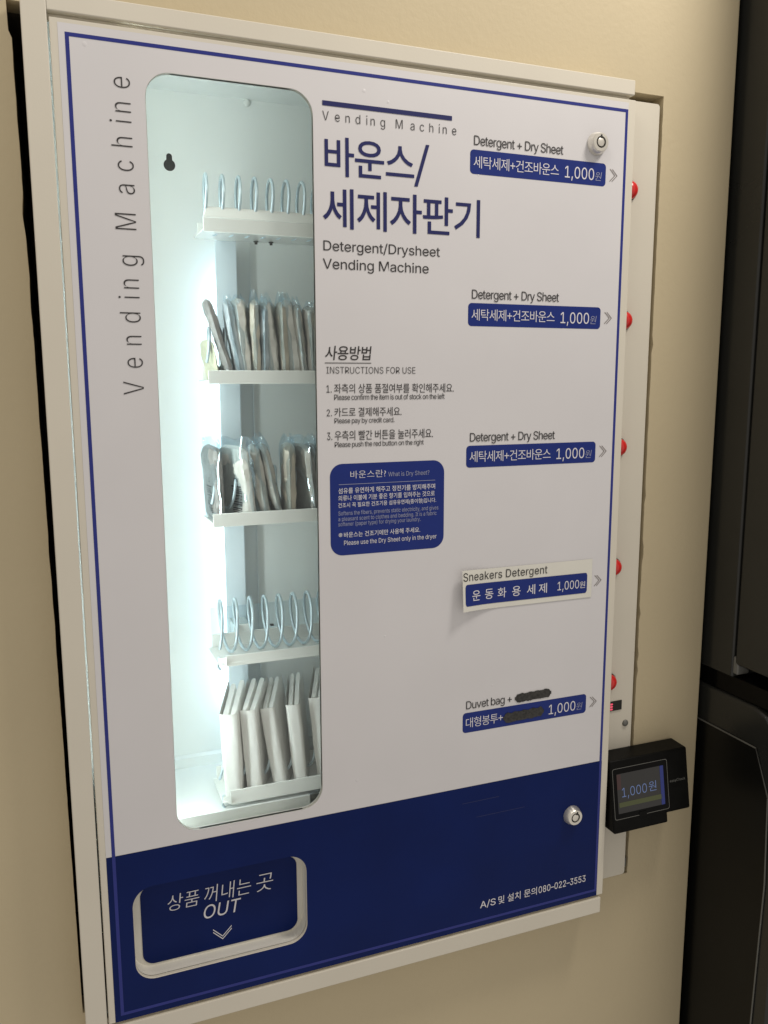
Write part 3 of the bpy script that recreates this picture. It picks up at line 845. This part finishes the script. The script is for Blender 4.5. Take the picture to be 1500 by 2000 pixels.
g = G()
vs, fs = glyphs('Vending Machine', -0.012, 1.75)
xa, xb = min(v[0] for v in vs), max(v[0] for v in vs)
mv = glyphs('MM', -0.012)[0]
cap = max(v[1] for v in mv)
g.add([(0.0527 - v[1] / cap * 0.0187, -0.0006, 0.6397 + (v[0] - xa) / (xb - xa) * (0.9187 - 0.6397)) for v in vs], fs, M['ink'])
g.build('side_lettering', door)

g = G()
text(g, '사용방법', 0.2310, 0.2812, 0.6727, 0.6870, M['ink'], off=0.006, space=0.92, shear=0.12)
g.add([(0.2306, -.0006, .6695), (0.2808, -.0006, .6695), (0.2808, -.0006, .6702), (0.2306, -.0006, .6702)], [(0, 1, 2, 3)], M['ink'])
text(g, 'INSTRUCTIONS FOR USE', 0.2322, 0.3306, 0.6592, 0.6660, M['ink'], mode='base', off=-0.006)
for n_, kx1, kz0, kz1, ko, ex1, ez0, ez1, en in (
        ('1.', 0.3758, 0.6392, 0.6490, '좌측의 상품 품절여부를 확인해주세요.', 0.3650, 0.6324, 0.6382, 'Please confirm the item is out of stock on the left'),
        ('2.', 0.3148, 0.6152, 0.6246, '카드로 결제해주세요.', 0.3067, 0.6086, 0.6140, 'Please pay by credit card.'),
        ('3.', 0.3515, 0.5908, 0.6010, '우측의 빨간 버튼을 눌러주세요.', 0.3407, 0.5840, 0.5895, 'Please push the red button on the right')):
    text(g, n_, 0.2320, 0.2375, kz0 + 0.0008, kz1 - 0.0016, M['ink'], mode='base')
    text(g, ko, 0.2402, kx1, kz0, kz1, M['ink'], space=0.95)
    text(g, en, 0.2402, ex1, ez0, ez1, M['ink'], mode='base', space=0.92)
g.build('instruction_lettering', door)

g = G()
text(g, 'A/S', 0.4189, 0.4402, 0.0178, 0.0268, M['white'], mode='base', off=0.004)
text(g, '및 설치 문의', 0.4440, 0.4985, 0.0168, 0.0274, M['white'], off=0.004)
text(g, '080–022–3553', 0.5010, 0.5704, 0.0178, 0.0268, M['white'], mode='base', off=0.004)
g.build('service_lettering', door)

# "what is a dry sheet" panel
g = G()
g.sheet(rrect(0.2345, 0.3654, 0.4693, 0.5665, 0.0135), [], -0.0004, M['label'])
info = g.build('info_panel', VM)
g = G()
text(g, '바운스란?', 0.2569, 0.2968, 0.5508, 0.5588, M['white'], y=-.0007, off=-0.008)
text(g, 'What is Dry Sheet?', 0.2996, 0.3474, 0.5512, 0.5560, M['dim'], y=-.0007, mode='base')
g.add([(0.2440, -.0007, .5446), (0.3544, -.0007, .5446), (0.3544, -.0007, .5451), (0.2440, -.0007, .5451)], [(0, 1, 2, 3)], M['dim'])
text(g, '섬유를 유연하게 해주고 정전기를 방지해주며', 0.2435, 0.3544, 0.5352, 0.5412, M['white'], y=-.0007, off=0.004)
text(g, '의류나 이불에 기분 좋은 향기를 입혀주는 것으로', 0.2434, 0.3540, 0.5275, 0.5334, M['white'], y=-.0007, off=0.004)
text(g, '건조시 꼭 필요한 건조기용 섬유유연제(종이형)입니다.', 0.2431, 0.3557, 0.5196, 0.5256, M['white'], y=-.0007, off=0.004)
text(g, 'Softens the fibers, prevents static electricity, and gives', 0.2433, 0.3585, 0.5123, 0.5168, M['dim'], y=-.0007, mode='base')
text(g, 'a pleasant scent to clothes and bedding. It is a fabric', 0.2432, 0.3564, 0.5063, 0.5108, M['dim'], y=-.0007, mode='base')
text(g, 'softener (paper type) for drying your laundry.', 0.2431, 0.3372, 0.5008, 0.5053, M['dim'], y=-.0007, mode='base')
text(g, '※', 0.2432, 0.2475, 0.4893, 0.4936, M['white'], y=-.0007)
text(g, '바운스는 건조기에만 사용해 주세요.', 0.2492, 0.3368, 0.4883, 0.4941, M['white'], y=-.0007, off=0.004)
text(g, 'Please use the Dry Sheet only in the dryer', 0.2492, 0.3566, 0.4802, 0.4852, M['white'], y=-.0007, mode='base')
g.build('lettering', info)

# price labels
ROWS = [0.8658, 0.7098, 0.5566, 0.4005, 0.2467]
for k, zb in enumerate(ROWS):
    g = G()
    g.sheet(rrect(0.3920, 0.5612, zb, zb + 0.0243, 0.0042), [], -0.0004, M['label'])
    pl = g.build('price_label', VM)
    g = G()
    if k != 3:
        top = 'Detergent + Dry Sheet' if k < 3 else 'Duvet bag +'
        kor = '세탁세제+건조바운스' if k < 3 else '대형봉투+'
        x1 = 0.5050 if k < 3 else 0.4564
        kx = 0.5000 if k < 3 else 0.4447
        text(g, top, 0.3962, x1, zb + 0.0288, zb + 0.0384, M['ink'], y=-.0007, mode='base', space=0.92)
        text(g, kor, 0.3960, kx, zb + 0.0060, zb + 0.0182, M['white'], y=-.0007, space=0.88, off=-0.004)
        text(g, '1,000', 0.5078, 0.5456, zb + 0.0056, zb + 0.0178, M['white'], y=-.0007, mode='base')
        text(g, '원', 0.5472, 0.5558, zb + 0.0055, zb + 0.0147, M['dim'], y=-.0007, shear=0.15, off=-0.006)
        g.build('lettering', pl)
    g = G()
    chevron(g, 0.5662, 0.5768, zb + 0.0062, zb + 0.0192, M['grey'])
    g.build('arrow_mark', pl)
    if k == 4:
        def scribble(g, x0, x1, zc, h, slope, seed):
            r_ = random.Random(seed)
            n_ = 40
            top, bot = [], []
            for q in range(n_ + 1):
                t_ = q / n_
                e = min(1, math.sin(math.pi * min(max(t_, .02), .98)) * 5)
                X = x0 + (x1 - x0) * t_
                zc_ = zc + slope * (t_ - .5)
                top.append((X, zc_ + h / 2 * e * (0.93 + 0.07 * math.sin(q * .75 + seed)) + r_.uniform(-.0004, .0004)))
                bot.append((X, zc_ - h / 2 * e * (0.94 + 0.06 * math.sin(q * .6 + 2 * seed)) + r_.uniform(-.0004, .0004)))
            g.sheet(bot + top[::-1], [], -0.0009, M['marker'])
        g = G()
        scribble(g, 0.4604, 0.5106, 0.2797, 0.0112, 0.001, 2)
        scribble(g, 0.4450, 0.5010, 0.2575, 0.0128, 0.0016, 5)
        g.build('marker_scribble', pl)

# sticker with a lifting left end, over the fourth label
SX0, SX1 = 0.3868, 0.5625
HINGE, LIFT = 0.440, 0.0085


def peel(n_=0.0):
    def fn(X, Z):
        t_ = max(0.0, (HINGE - X) / (HINGE - SX0))
        k_ = 0.75 + 0.5 * min(1, max(0, (0.4417 - Z) / 0.05))
        lift = LIFT * k_ * t_ ** 2.2
        return (X - 0.0012 * t_ ** 3, -0.0010 - lift - n_, Z + 0.0016 * t_ * t_)
    return fn


def fine_sheet(g, x0, x1, z0, z1, mat, fn, nx=48, nz=6, r=0.0):
    vs, fs = [], []
    for i in range(nx + 1):
        X = x0 + (x1 - x0) * i / nx
        d = 0.0
        e = min(X - x0, x1 - X)
        if r and e < r:
            d = r - math.sqrt(max(0, r * r - (r - e) ** 2))
        for j in range(nz + 1):
            Z = z0 + d + (z1 - z0 - 2 * d) * j / nz
            vs.append(fn(X, Z))
    for i in range(nx):
        for j in range(nz):
            a = i * (nz + 1) + j
            fs.append((a, a + nz + 1, a + nz + 2, a + 1))
    g.add(vs, fs, mat)


g = G()
fine_sheet(g, SX0, SX1, 0.3935, 0.4405, M['paper'], peel())
st = g.build('sticker', VM, smooth=True)
st['label'] = 'white paper sticker for sneakers detergent peeling at its left end'
g = G()
fine_sheet(g, SX0 + .0035, 0.5557, 0.3994, 0.4242, M['label'], peel(0.0003), nx=160, r=0.003)
text(g, 'Sneakers Detergent', 0.3878, 0.4998, 0.4283, 0.4378, M['ink'], mode='base', fn=peel(0.0004), space=1.02)
for q, ch in enumerate('운동화용세제'):
    x = (0.3995, 0.4170, 0.4340, 0.4530, 0.4725, 0.4885)[q]
    text(g, ch, x, x + 0.0112, 0.4050, 0.4168, M['white'], fn=peel(0.0006), off=0.004)
text(g, '1,000', 0.5142, 0.5442, 0.4062, 0.4166, M['white'], mode='base', fn=peel(0.0006))
text(g, '원', 0.5451, 0.5528, 0.4060, 0.4142, M['white'], fn=peel(0.0006))
g.build('lettering', st)

# locks
for (x, z, rot) in ((0.5478, 0.9098, 0.0), (0.5464, 0.1142, 0.35)):
    g = G()
    g.lathe_y((x, 0, z), [(0.0122, -0.0002), (0.0121, -0.0016), (0.0100, -0.0080), (0.0094, -0.0088), (0.0062, -0.0090), (0.0062, -0.0070)], M['chrome'], 40)
    lk = g.build('lock', VM, smooth=True)
    g = G()
    g.lathe_y((x, -0.0072, z), [(0.0061, 0.0), (0.0048, 0.0001)], M['hole'], 32)
    g.lathe_y((x, -0.0072, z), [(0.0044, 0.0), (0.0044, -0.0016), (0.0038, -0.0019)], M['chrome'], 32)
    s, c = math.sin(rot), math.cos(rot)
    q = [(-0.0012, 0.0038), (0.0012, 0.0038), (0.0009, 0.0078), (-0.0009, 0.0078)]
    g.add([(x + a * c + b * s, -0.00925, z - a * s + b * c) for a, b in q], [(0, 1, 2, 3)], M['hole'])
    g.build('key_socket', lk, smooth=True)

# delivery flap behind the lower opening
g = G()
nn = len(FLP)
g.add([(p[0], 0.0047, p[1]) for p in FLP] + [(p[0], 0.0105, p[1]) for p in FLP], [(k, (k + 1) % nn, nn + (k + 1) % nn, nn + k) for k in range(nn)], M['trim'])
F3 = rrect(0.0168, 0.2024, 0.0327, 0.1388, 0.0213, 10)
g.add([(p[0], 0.0113, p[1]) for p in F3] + [(p[0], 0.0212, p[1]) for p in F3], [(k, (k + 1) % nn, nn + (k + 1) % nn, nn + k) for k in range(nn)], M['trim'])
g.box(0.010, 0.210, 0.0212, 0.0225, 0.0250, 0.1460, M['trim'])
flap = g.build('delivery_flap', VM, bevel=0.0002, seg=1)
g = G()
g.sheet(rrect(0.0263, 0.1962, 0.0354, 0.1264, 0.0125), [], 0.0206, M['navy'])
FY = 0.0200
text(g, '상품', 0.0540, 0.0875, 0.0920, 0.1105, M['white'], y=FY, off=-0.010, shear=0.12)
text(g, '꺼내는', 0.0925, 0.1440, 0.0920, 0.1118, M['white'], y=FY, off=-0.010, shear=0.12)
text(g, '곳', 0.1500, 0.1690, 0.0915, 0.1115, M['white'], y=FY, off=-0.010, shear=0.12)
text(g, 'OUT', 0.0915, 0.1325, 0.0738, 0.0895, M['white'], y=FY, mode='base', shear=0.2)
for dz in (0, -0.0032):
    for s in (-1, 1):
        a, b = (0.1110 + s * 0.0102, 0.0580 + dz), (0.1110, 0.0478 + dz)
        t_ = 0.0013
        g.add([(a[0], FY, a[1]), (a[0], FY, a[1] + t_), (b[0], FY, b[1] + t_), (b[0], FY, b[1])], [(0, 1, 2, 3)], M['white'])
g.build('flap_print', flap)

# ------------------------------------------------------------------ payment terminal
PT = thing('payment_terminal', 'black card payment terminal showing a price, mounted beside the button panel', 'card terminal', (0.66, 0.029, 0.083))
g = G()
fy = lambda z: (z - 0.1745) * (0.0155 / 0.0915)
g.prism_x([(0.0292, 0.1756), (0.0, 0.1745), (fy(0.0953), 0.0953), (0.0292, 0.0953)], 0.6008, 0.7218, M['black'])
g.prism_x([(0.0290, 0.1000), (fy(0.1000) + .0001, 0.1000), (fy(0.083) + .0001, 0.083), (0.0290, 0.0830)], 0.6009, 0.6850, M['black'])
housing = g.build('housing', PT, bevel=0.0022, seg=3)
nrm = Vector((0, -0.0915, 0.0155)).normalized()


def tf(off):
    return lambda X, Z: (X + nrm.x * off, fy(Z) + nrm.y * off, Z + nrm.z * off)


def tsheet(g, outer, holes, mat, off):
    h = G()
    h.sheet(outer, holes, 0, mat)
    f_ = tf(off)
    g.add([f_(p[0], p[2]) for p in h.v], h.f, mat)


g = G()
tsheet(g, rrect(0.6032, 0.6879, 0.1010, 0.1645, 0.003), [], M['gloss'], 0.0003)
tsheet(g, rrect(0.6029, 0.6882, 0.1007, 0.1648, 0.003), [rrect(0.6036, 0.6875, 0.1014, 0.1641, 0.0026)], M['rim'], 0.0006)
tsheet(g, rrect(0.6400, 0.6520, 0.0985, 0.1050, 0.001), [], M['black'], 0.0009)
g.build('bezel', housing)
g = G()
tsheet(g, rrect(0.6089, 0.6815, 0.1078, 0.1575, 0.0004, 2), [], M['scr'], 0.0006)
tsheet(g, rrect(0.6089, 0.6150, 0.1380, 0.1570, 0.0004, 2), [], M['scrred'], 0.0008)
tsheet(g, rrect(0.6760, 0.6815, 0.1078, 0.1575, 0.0004, 2), [], M['scrblue'], 0.0008)
tsheet(g, rrect(0.6105, 0.6774, 0.1155, 0.1215, 0.0004, 2), [], M['scrbar'], 0.0008)
text(g, '1,000', 0.6155, 0.6540, 0.1278, 0.1395, M['scrtxt'], mode='base', fn=tf(0.0010), off=-0.004)
text(g, '원', 0.6570, 0.6690, 0.1280, 0.1405, M['scrtxt'], fn=tf(0.0010), off=-0.004)
scr = g.build('screen', PT)
g = G()
text(g, 'easyCheck', 0.6914, 0.7160, 0.1325, 0.1368, M['rim'], fn=tf(0.0004))
g.build('logo_lettering', housing)

# ------------------------------------------------------------------ black appliance at the right
AP = thing('laundry_appliance', 'tall glossy black stacked laundry appliance standing right of the beige wall', 'appliance', (1.1, 0.2, -0.9))
AX = 0.776
g = G()
g.box(AX, 1.45, -0.0155, 0.60, 0.2675, 2.0, M['app'])
g.build('upper_body', AP, bevel=0.003)
g = G()
g.box(AX, 1.45, -0.117, -0.0178, 0.2860, 2.0, M['app'])
ud = g.build('upper_door', AP, bevel=0.004, seg=3)
g = G()
g.box(AX + .0005, AX + 0.02, -0.024, -0.0150, 0.2735, 0.2970, M['rim'])
g.build('door_catch', ud, bevel=0.002)
g = G()
g.box(AX + 0.006, 1.45, -0.115, 0.60, 0.243, 0.2672, M['gloss'])  # black block stands in for the shade in the gap between units
g.build('gap_shade', AP)
g = G()
g.prism_x([(0.6, 0.2415), (-0.055, 0.2415), (-0.075, 0.236), (-0.105, 0.205), (-0.110, 0.19), (-0.110, -0.9), (0.6, -0.9)], AX + 0.001, 1.45, M['app'])
lb = g.build('lower_body', AP, bevel=0.004, seg=3)
prof = [(0.6, 0.1915), (-0.0635, 0.1905), (-0.0873, 0.1338), (-0.092, 0.02), (-0.086, -0.20), (-0.080, -0.9), (0.6, -0.9)]
g = G()
g.prism_x(prof, AX - 0.0005, AX + 0.004, M['app2'])
g.build('side_panel', AP, bevel=0.0006)
g = G()
g.tube([(AX - 0.0004, y, z) for y, z in prof[:5]], 0.0011, M['apptrim'], 8)
g.build('edge_trim', AP, smooth=True)


# ------------------------------------------------------------------ goods
def pouch_surface(w, h, T, seed, p=5.0, wr=0.0017):
    """point on a wrinkled sealed pouch that stands on its short end: u across, v up, s = -1 / 1 for its two faces"""
    def at(u, v, s, out=0.0):
        a = max(0, 1 - abs(2 * u - 1) ** p)
        b = max(0, 1 - abs(2 * v - 1) ** (p * 1.6))
        t = T / 2 * (a * b) ** 0.30
        nz = noise.noise(Vector((u * 3 + seed * 7.1, v * 4, s * 3 + seed))) + 0.6 * abs(noise.noise(Vector((u * 7, v * 11 + seed, s)))) + 0.35 * noise.noise(Vector((u * 16, v * 24 + seed, s)))
        t += wr * nz * (a * b) ** 0.4 + out
        sw = 0.002 * noise.noise(Vector((seed * 3.3, u * 1.5, v * 2.0)))
        hv = 1 - 0.10 * abs(2 * u - 1) ** 3.5 * v ** 3           # rounded shoulders
        return (s * t + sw, -w / 2 + w * u, h * v * hv)
    return at


def pillow(at, mat, nu=22, nv=36):
    g = G()
    for s in (-1, 1):
        vs = [at(i / nu, j / nv, s) for i in range(nu + 1) for j in range(nv + 1)]
        fs = []
        for i in range(nu):
            for j in range(nv):
                q = i * (nv + 1) + j
                f = (q, q + nv + 1, q + nv + 2, q + 1)
                fs.append(f if s > 0 else f[::-1])
        g.add(vs, fs, mat)
    return g


def wrap_sheet(w, h, top, seed, T):
    """clear outer bag: a loose sleeve that stands proud at the top with a crumpled edge"""
    g = G()
    nu, nv = 12, 16
    H = h + top
    for s in (-1, 1):
        vs, fs = [], []
        for i in range(nu + 1):
            u = i / nu
            tip = 1 + 0.06 * noise.noise(Vector((u * 3, seed * 2.7, 1.3))) - 0.10 * abs(u - 0.35)
            for j in range(nv + 1):
                v = j / nv
                a = max(0, 1 - abs(2 * u - 1) ** 3)
                t = (T / 2 + 0.0011) * a ** 0.5 * (1 - max(0, (v - 0.8) / 0.2) ** 1.5 * 0.6)
                t += 0.0012 * noise.noise(Vector((u * 4, v * 7, seed + s)))
                sw = 0.0035 * noise.noise(Vector((seed * 1.7, u * 2, v * 3))) * v
                vs.append((s * t + sw, (-w / 2 - .001) + (w + .002) * u, H * v * tip))
        for i in range(nu):
            for j in range(nv):
                q = i * (nv + 1) + j
                fs.append((q, q + nv + 1, q + nv + 2, q + 1))
        g.add(vs, fs, M['wrap'])
    return g


def packet(label, x, z, lean, yaw, h, T, mat, group, seed, y=0.0590, w=0.052, top=0.008, wrap=True, barcode=False, tipmat=None):
    t = thing('detergent_packet', label, 'packet', (x, y, z), group)
    t.rotation_euler = (0, math.radians(lean), math.radians(yaw))
    at = pouch_surface(w, h, T, seed)
    g = pillow(at, mat)
    o = g.build('pouch', None, smooth=True)
    o.parent = t
    if wrap:
        g = wrap_sheet(w, h, top, seed, T)
        o = g.build('clear_wrap', None, smooth=True)
        o.parent = t
    if barcode:
        g = G()
        r_ = random.Random(11)
        zc = 0.10                                          # lower part of the left face, towards the front
        while zc < 0.46:
            d = r_.choice((0.008, 0.013, 0.022))
            n_ = 8
            us = [0.20 + 0.34 * q / n_ for q in range(n_ + 1)]
            vs = [at(u, zc, -1, 0.0004) for u in us] + [at(u, zc + d, -1, 0.0004) for u in us]
            g.add(vs, [(q, q + 1, n_ + 2 + q, n_ + 1 + q) for q in range(n_)], M['ink'])
            zc += d + r_.choice((0.007, 0.009, 0.014))
        for q in range(10):                                # small round mark above it
            a0, a1 = 2 * math.pi * q / 10, 2 * math.pi * (q + .8) / 10
            g.add([at(.36 + r2 * 0.07 * math.cos(c), .54 + r2 * .035 * math.sin(c), -1, 0.0004) for r2, c in ((1, a0), (1, a1), (.6, a1), (.6, a0))], [(0, 1, 2, 3)], M['ink'])
        o = g.build('barcode', None)
        o.parent = t
    return t


F2Z = TZ[1] + 0.0040
A = 'detergent packets on the second tray'
T2 = [
    ('slim smooth grey packet leaning far left at the left end of the second tray', 0.1475, -17, -10, 0.085, 0.0085, 'dark', False),
    ('cream yellow packet standing low behind the leaning slim grey packet', 0.1310, -12, 6, 0.042, 0.004, 'yellow', False),
    ('pale blue grey packet right of the leaning slim packet on the second tray', 0.1585, -9, -14, 0.083, 0.009, 'blue', True),
    ('broad pale packet with rounded shoulder beside the pale blue grey packet', 0.1655, -6, -18, 0.084, 0.011, 'pale', True),
    ('upright beige packet with pointed clear wrap, middle left of the second tray', 0.1735, -1, -12, 0.082, 0.008, 'beige', True),
    ('narrow blue grey packet standing straight between the beige and the bulging packets', 0.1815, 1, -10, 0.077, 0.007, 'blue', True),
    ('bulging crinkled pale packet with rounded foot in the middle of the second tray', 0.1945, -6, -20, 0.083, 0.011, 'pale', True),
    ('beige packet with the tallest pointed wrap on the second tray', 0.2040, -2.5, -12, 0.081, 0.008, 'beige', True),
    ('glossy pale packet with a swollen foot, right of the tallest pointed wrap', 0.2165, -7, -18, 0.084, 0.0115, 'pale', True),
    ('olive grey packet leaning left near the right edge of the window, second tray', 0.2255, -6, -12, 0.080, 0.008, 'grey', True),
    ('dull grey packet second from the window edge on the second tray', 0.2355, -3.5, -12, 0.078, 0.010, 'grey', True),
    ('white topped packet cut by the window edge on the second tray', 0.2460, -3, -16, 0.083, 0.010, 'pale', True),
]
for k, (lb_, x, lean, yaw, h, T, mt, wr_) in enumerate(T2):
    packet(lb_, x, F2Z, lean, yaw, h, T * (1.25 if k > 1 else 1), PK[mt], A, k + 1, wrap=wr_, y=(0.0595, 0.070)[k] if k < 2 else 0.059, top=0.004 + 0.006 * ((k * 37) % 10) / 10)

F3Z = TZ[2] + 0.0040
B = 'detergent packets on the third tray'
T3 = [
    ('dark packet with a barcode at the far left of the third tray', 0.1265, -2, 6, 0.079, 0.011, 'dark', True),
    ('pale grey packet with a bold barcode, second from the left on the third tray', 0.1515, -6, 27, 0.079, 0.011, 'pale', True),
    ('green grey packet leaning left beside the bold barcode packet', 0.1790, -9, -6, 0.079, 0.012, 'grey', False),
    ('grey packet leaning furthest left in the middle of the third tray', 0.1925, -12, -4, 0.081, 0.010, 'grey', False),
    ('upright beige packet with a tall clear blue flap on the third tray', 0.2060, 0, -12, 0.079, 0.014, 'beige', False),
    ('wide olive packet with a cream right edge on the third tray', 0.2240, -5, 12, 0.078, 0.009, 'grey', False),
    ('dark grey packet at the window edge on the third tray', 0.2350, -3, -4, 0.078, 0.009, 'dark', False),
    ('packet mostly cut off by the window edge on the third tray', 0.2460, -3, -4, 0.077, 0.009, 'grey', False),
]
for k, (lb_, x, lean, yaw, h, T, mt, bc) in enumerate(T3):
    packet(lb_, x, F3Z, lean, yaw, h, T, PK[mt], B, k + 31, barcode=bc, top=0.010, w=0.050, y=0.066 if k == 0 else (0.0575 if k == 1 else 0.059))


def duvet_bag(label, x, lean, yaw, h, T, seed, y0=0.0400):
    """folded white bag: leaves standing side by side, joined along a rounded front spine"""
    t = thing('duvet_bag', label, 'folded bag', (x, y0, TZ[4] + 0.0040), 'folded white duvet bags on the bottom tray')
    t.rotation_euler = (0, math.radians(lean), math.radians(yaw))
    g = G()
    D = 0.062
    r_ = random.Random(seed)
    leaves = 2
    # outline across the bag (x,y), front at y=0
    nU, nZ = 34, 18
    lt = T * 0.94 / leaves
    for q in range(leaves):
        xc = -T * 0.47 + lt * (q + .5)
        hh = h + r_.uniform(-.004, -.001)
        dd = D - r_.uniform(0, .006)
        hw = lt * 0.485
        ring = []
        for k in range(nU):
            a = 2 * math.pi * k / nU
            cx_, sy_ = math.cos(a), math.sin(a)
            px = math.copysign(abs(cx_) ** 0.6, cx_) * hw
            py = math.copysign(abs(sy_) ** 0.18, sy_)
            ring.append((px, py))
        vs, fs = [], []
        for j in range(nZ + 1):
            v = j / nZ
            for k, (px, py) in enumerate(ring):
                Y = (py + 1) / 2 * dd
                rise = 0.017 * (Y / D)
                e = 1 - max(0, (v - .96) / .04) ** 2 * 0.35
                wob = 0.0005 * noise.noise(Vector((seed * 2.1 + q, Y * 40, v * 4)))
                spread = 1 + 0.05 * (Y / D)
                vs.append((xc * spread + px * e + wob, Y, v * (hh + rise)))
        for j in range(nZ):
            for k in range(nU):
                k2 = (k + 1) % nU
                fs.append((j * nU + k, j * nU + k2, (j + 1) * nU + k2, (j + 1) * nU + k))
        fs.append(tuple(nZ * nU + k for k in range(nU)))
        fs.append(tuple(range(nU - 1, -1, -1)))
        g.add(vs, fs, M['bag'])
    # outer sleeve wrapped round the front
    pts = []
    hw = T / 2 + 0.0006
    nS = 24
    for k in range(nS + 1):
        a = math.pi * k / nS
        pts.append((-hw * math.copysign(abs(math.cos(a)) ** .7, math.cos(a)), -0.0010 - 0.0035 * math.sin(a) ** .8 + 0.001))
    pts = [(-hw * 1.04, D * .97), (-hw * 1.03, D * .55)] + [(-hw * 1.01, D * .25)] + pts + [(hw * 1.01, D * .25), (hw * 1.06, D * .55), (hw * 1.1, D * .97)]
    vs, fs = [], []
    nZ = 20
    for j in range(nZ + 1):
        v = j / nZ
        for i, (px, py) in enumerate(pts):
            wob = 0.0006 * noise.noise(Vector((seed * 5.3, i * .25, v * 3.5)))
            zt = h - 0.001 + 0.017 * max(0, py) / D
            sq = 1 - 0.10 * (1 - v) ** 3
            vs.append((px * sq + wob, py + wob, 0.0005 + v * zt))
    n1 = len(pts)
    for j in range(nZ):
        for i in range(n1 - 1):
            fs.append((j * n1 + i, j * n1 + i + 1, (j + 1) * n1 + i + 1, (j + 1) * n1 + i))
    g.add(vs, fs, M['bag'])
    o = g.build('folded_sheet', None, smooth=True)
    o.parent = t
    return t


duvet_bag('thick upright folded white bag at the far left of the bottom tray', 0.1325, -2, -22, 0.0965, 0.0188, 1)
duvet_bag('folded white bag with a split open top, second from the left', 0.1560, -3.5, -25, 0.0975, 0.0172, 2)
duvet_bag('folded white bag leaning most to the left, third from the left', 0.1850, -8, -24, 0.0965, 0.0152, 3)
duvet_bag('thin folded white bag showing two open loops on top', 0.2085, -4.5, -19, 0.0965, 0.0146, 4)
duvet_bag('folded white bag cut off by the right edge of the window', 0.2370, -5, -24, 0.1005, 0.0165, 5)
